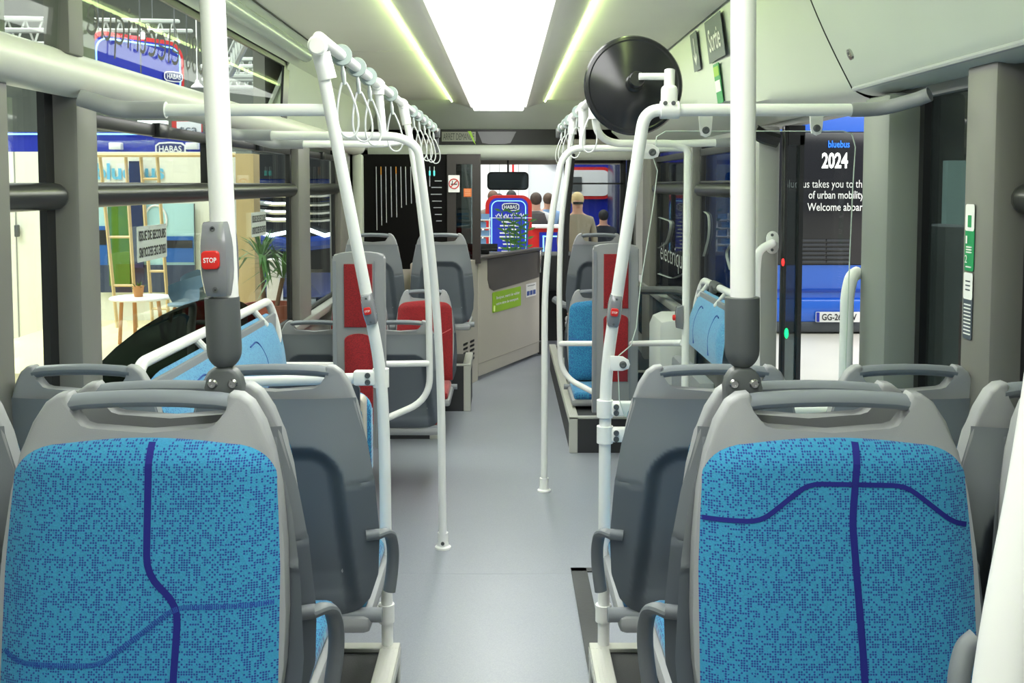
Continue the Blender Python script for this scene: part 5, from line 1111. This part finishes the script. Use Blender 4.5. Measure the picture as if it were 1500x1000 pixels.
a = P(711, 286, 13); c = P(779, 395, 13); W_ = c.x-a.x; H_ = a.z-c.z; cc = V(((a.x+c.x)/2, 13, (a.z+c.z)/2))
part('red_border', MB().prism(rr(W_, H_, .13, 6), cc, X1, Z1, -.25), HRED, hb, False); part('blue_field', MB().prism(rr(W_-.10, H_-.07, .10, 6), cc, X1, Z1, .01), mat('board_blue', (40, 58, 200), .4), hb, False)
part('light_line', MB().tube([cc+V((p[0], -.02, p[1])) for p in rr(W_-.16, H_-.14, .08, 6)], .006, 5, closed=True), LBL, hb)
for x in (718, 772): part('foot_post', MB().tube([V((P(x, 380, 13.1).x, 13.1, G)), P(x, 380, 13.1)], .03, 8), DARK, hb)
for y in (319,): part('joint_line', MB().box(P(745, y, 12.98), (W_, .004, .008)), WH, hb, False)
habas(P(748, 303, 12.975), .22, X1, Z1, hb)
text('script_lettering', 'Simply Clever' if 0 else 'Design & Style', P(748, 316, 12.97), X1, Z1, .36, .06, WH, hb, 0, .0) if 0 else None
sc2 = MB()
random.seed(3)
for (xx, yy, ww_) in ((730, 315, 9), (741, 316, 8), (752, 314, 9), (763, 315, 8)): sc2.tube([P(xx+ww_*k/6-4, yy+math.sin(k*1.7)*3, 12.97) for k in range(7)], .006, 5)
part('script_lettering', sc2, WH, hb)
for k in range(9): part('text_row', MB().box(P(746, 325+k*5.4, 12.97), (random.uniform(.16, .30), .004, .018)), WH, hb, False)
rc = thing('stand_counter', 'red and blue stand counter right of the HABAS board', 'counter', P(800, 390, 14))
a = P(777, 334, 14); c = P(826, 400, 14); part('body', MB().bb(a.x, c.x, 14, 14.5, G, a.z, .02), HRED, rc); part('blue_field', MB().bb(P(790, 340, 13.98).x, P(824, 400, 13.98).x, 13.98, 14, G+.1, P(790, 340, 13.98).z), HBLUE, rc, False); part('light_line', MB().bb(P(795, 345, 13.97).x, P(797, 400, 13.97).x, 13.96, 13.98, G+.1, P(795, 345, 13.97).z).bb(P(795, 345, 13.97).x, P(824, 400, 13.97).x, 13.96, 13.98, P(795, 347, 13.97).z, P(795, 345, 13.97).z), LBL, rc, False); part('top', MB().bb(a.x-.03, c.x+.03, 13.95, 14.55, a.z, a.z+.03, .005), WH, rc)
br_ = thing('brochure_rack', 'white wire brochure rack left of the HABAS board', 'rack', P(708, 390, 12.2))
for k, y in enumerate((322, 334, 346, 358, 370)):
    part('shelf', MB().box(P(708, y, 12.2), (.17, .12, .012)), WH, br_, False); part('leaflet', MB().box(P(706 if k % 2 else 711, y-4.5, 12.18), (.10, .01, .07), R=Matrix.Rotation(-.2, 3, 'X')), mat('leaflet_blue', (120, 156, 200), .5), br_, False)
part('post', MB().tube([P(701, 312, 12.25), V((P(701, 312, 12.25).x, 12.25, G))], .01, 6).tube([P(717, 320, 12.25), V((P(717, 320, 12.25).x, 12.25, G))], .01, 6), WH, br_)
chair(727, 400, 12.45, 1, 'white shell chair in front of the HABAS board', WH, 1.25, .3)
zz = thing('foyer_plant', 'green plant with upright feathery stems in front of HABAS board', 'plant', P(757, 400, 11.6))
part('pot', MB().lathe([(.12, 0), (.15, .5), (.12, .5)], V((P(757, 400, 11.6).x, 11.6, G)), Z1), DARK, zz)
for (x, y) in ((735, 310), (752, 312), (764, 318), (745, 330), (775, 325), (757, 335)):
    b0 = V((P(757, 378, 11.6).x, 11.6, .18)); tp = P(x, y, 11.6); part('stem', MB().tube([b0, b0.lerp(tp, .5)+V((0, 0, .04)), tp], .007, 5), LEAF, zz); m = MB()
    for k in range(3, 11):
        p = b0.lerp(tp, k/10)
        for s in (-1, 1): m.add([p, p+V((s*.05, .01, .005)), p+V((s*.09, 0, .035)), p+V((s*.035, -.01, .035))], [(0, 1, 2, 3)])
    part('leaf_spray', m, mat('leaf_dark', (70, 130, 60), .4, vary=.3), zz, False)
ra = thing('stand_arch', 'red-edged blue stand arch with pale centre seen right of the windscreen', 'sign', P(868, 330, 16.8))
a = P(828, 238, 16.8); c = P(912, 350, 16.8); W2 = c.x-a.x; cc = V(((a.x+c.x)/2, 16.8, (a.z+G)/2)); H2 = a.z-G
part('blue_field', MB().prism(rr(W2, H2, .05), cc, X1, Z1, -.1), HBLUE, ra, False); c2 = P(862, 268, 16.75)
part('red_border', MB().prism(rr(.80, .52, .16, 6), c2, X1, Z1, .02), HRED, ra, False); part('pale_centre', MB().prism(rr(.70, .42, .12, 6), c2, X1, Z1, .03), WH, ra, False); part('dark_screen', MB().prism(rr(.22, .24, .01), c2+V((-.22, -.035, -.02)), X1, Z1, .01), DARK, ra, False)
# ---- people
def person(x, d, h, top, lab, hair, skin=(196, 150, 126), pants=(40, 42, 50), vest=None, face=-1, arms='down'):
    base = V((P(x, 300, d).x, d, G)); t = thing('person', lab, 'person', base); k = h/1.75; J = {}
    pts = {'hip': (0, 0, .95), 'waist': (0, 0, 1.08), 'chest': (0, 0, 1.32), 'neck': (0, 0, 1.48), 'head': (0, face*-.0, 1.56), 'crown': (0, 0, 1.68)}
    names = list(pts); vs = [pts[n] for n in names]; rad = [.15, .135, .165, .055, .075, .07]; ed = [(i, i+1) for i in range(5)]
    for s in (-1, 1):
        o = len(vs); vs += [(s*.17, 0, 1.40), (s*.22, .02, 1.14), (s*.20, face*.10, .92), (s*.19, face*.14, .86)]; rad += [.06, .045, .035, .03]; ed += [(2, o), (o, o+1), (o+1, o+2), (o+2, o+3)]
        o = len(vs); vs += [(s*.10, 0, .86), (s*.11, face*.02, .48), (s*.11, 0, .09), (s*.12, face*.12, .03)]; rad += [.10, .062, .042, .04]; ed += [(0, o), (o, o+1), (o+1, o+2), (o+2, o+3)]
    me = bpy.data.meshes.new('p'); me.from_pydata([V(v)*k for v in vs], ed, []); ob = bpy.data.objects.new('p', me); C.objects.link(ob)
    md = ob.modifiers.new('s', 'SKIN'); ly = me.skin_vertices[0].data
    for i, r in enumerate(rad): ly[i].radius = (r*k, r*k*(.68 if i < 3 else 1)); ly[i].use_root = (i == 0)
    sb_ = ob.modifiers.new('u', 'SUBSURF'); sb_.levels = 2
    m2 = bpy.data.meshes.new_from_object(ob.evaluated_get(bpy.context.evaluated_depsgraph_get())); bpy.data.objects.remove(ob)
    mb = MB(); mb.v = [v.co+base for v in m2.vertices]; mb.f = [tuple(p.vertices) for p in m2.polygons]
    def mi(p):
        z = p.center.z/k; return 0 if z > 1.47 or (z < .90 and abs(p.center.x)/k > .165) else 2 if z < .93 else 1
    mb.mi = [mi(p) for p in m2.polygons]
    sk = mat('skin_tone', skin, .6); part('body', mb, [sk, mat('cloth_%d_%d' % (top[0], top[1]), top, .85), mat('trousers_%d' % pants[0], pants, .9)], t, ang=80)
    hd = base+V((0, 0, 1.62*k)); hm = mat('hair_%d' % hair[0], hair, .7)
    part('face', MB().ball(hd+V((0, face*.035, -.035))*k, .012*k, 8, (1, 1.6, 1.5)), sk, t) 
    part('hair', MB().ball(hd+V((0, -face*(.018 if face > 0 else .042), .022 if face > 0 else .04))*k, .096*k, 14, (.88, 1.0, 1.0)), hm, t)
    if face < 0:
        for s in (-1, 1): part('eye', MB().ball(hd+V((s*.03, -.082, -.005))*k, .009, 8), TXK, t)
        part('mouth', MB().box(hd+V((0, -.074, -.062))*k, (.04, .01, .006)), mat('lip', (160, 80, 76), .6), t)
    if vest: part('vest', MB().lathe([(.15*k, .94*k), (.165*k, 1.1*k), (.185*k, 1.3*k), (.13*k, 1.44*k), (.07*k, 1.47*k)], base, Z1, 20), mat('vest_dark', vest, .8), t)
    return t
person(785, 14.9, 1.80, (190, 190, 192), 'person in a dark padded vest with back turned by the stand', (60, 44, 34), vest=(62, 58, 58), face=1)
person(722, 16.5, 1.80, (120, 110, 104), 'person with short brown hair behind the left of HABAS board', (96, 66, 48))
person(731, 17.6, 1.76, (60, 60, 66), 'dark-haired person behind the board beside the brown-haired one', (40, 34, 32), face=1)
person(749, 16.8, 1.82, (36, 36, 40), 'person in black behind the middle of HABAS board', (30, 26, 26), face=1)
person(803, 16.4, 1.78, (130, 160, 200), 'person in a light blue shirt right of the vest wearer', (80, 60, 46), face=1)
bp_ = person(846, 13.2, 1.80, (150, 138, 120), 'blond person in a beige coat and sunglasses right of windscreen', (206, 180, 130))
part('sunglasses', MB().box(V((P(846, 300, 13.2).x, 13.2-.09, G+1.615*1.80/1.75)), (.13, .02, .035), .006), BLACK, bp_)
person(884, 14.8, 1.55, (30, 34, 44), 'person in dark clothes far behind the beige coat', (24, 22, 24), face=1)
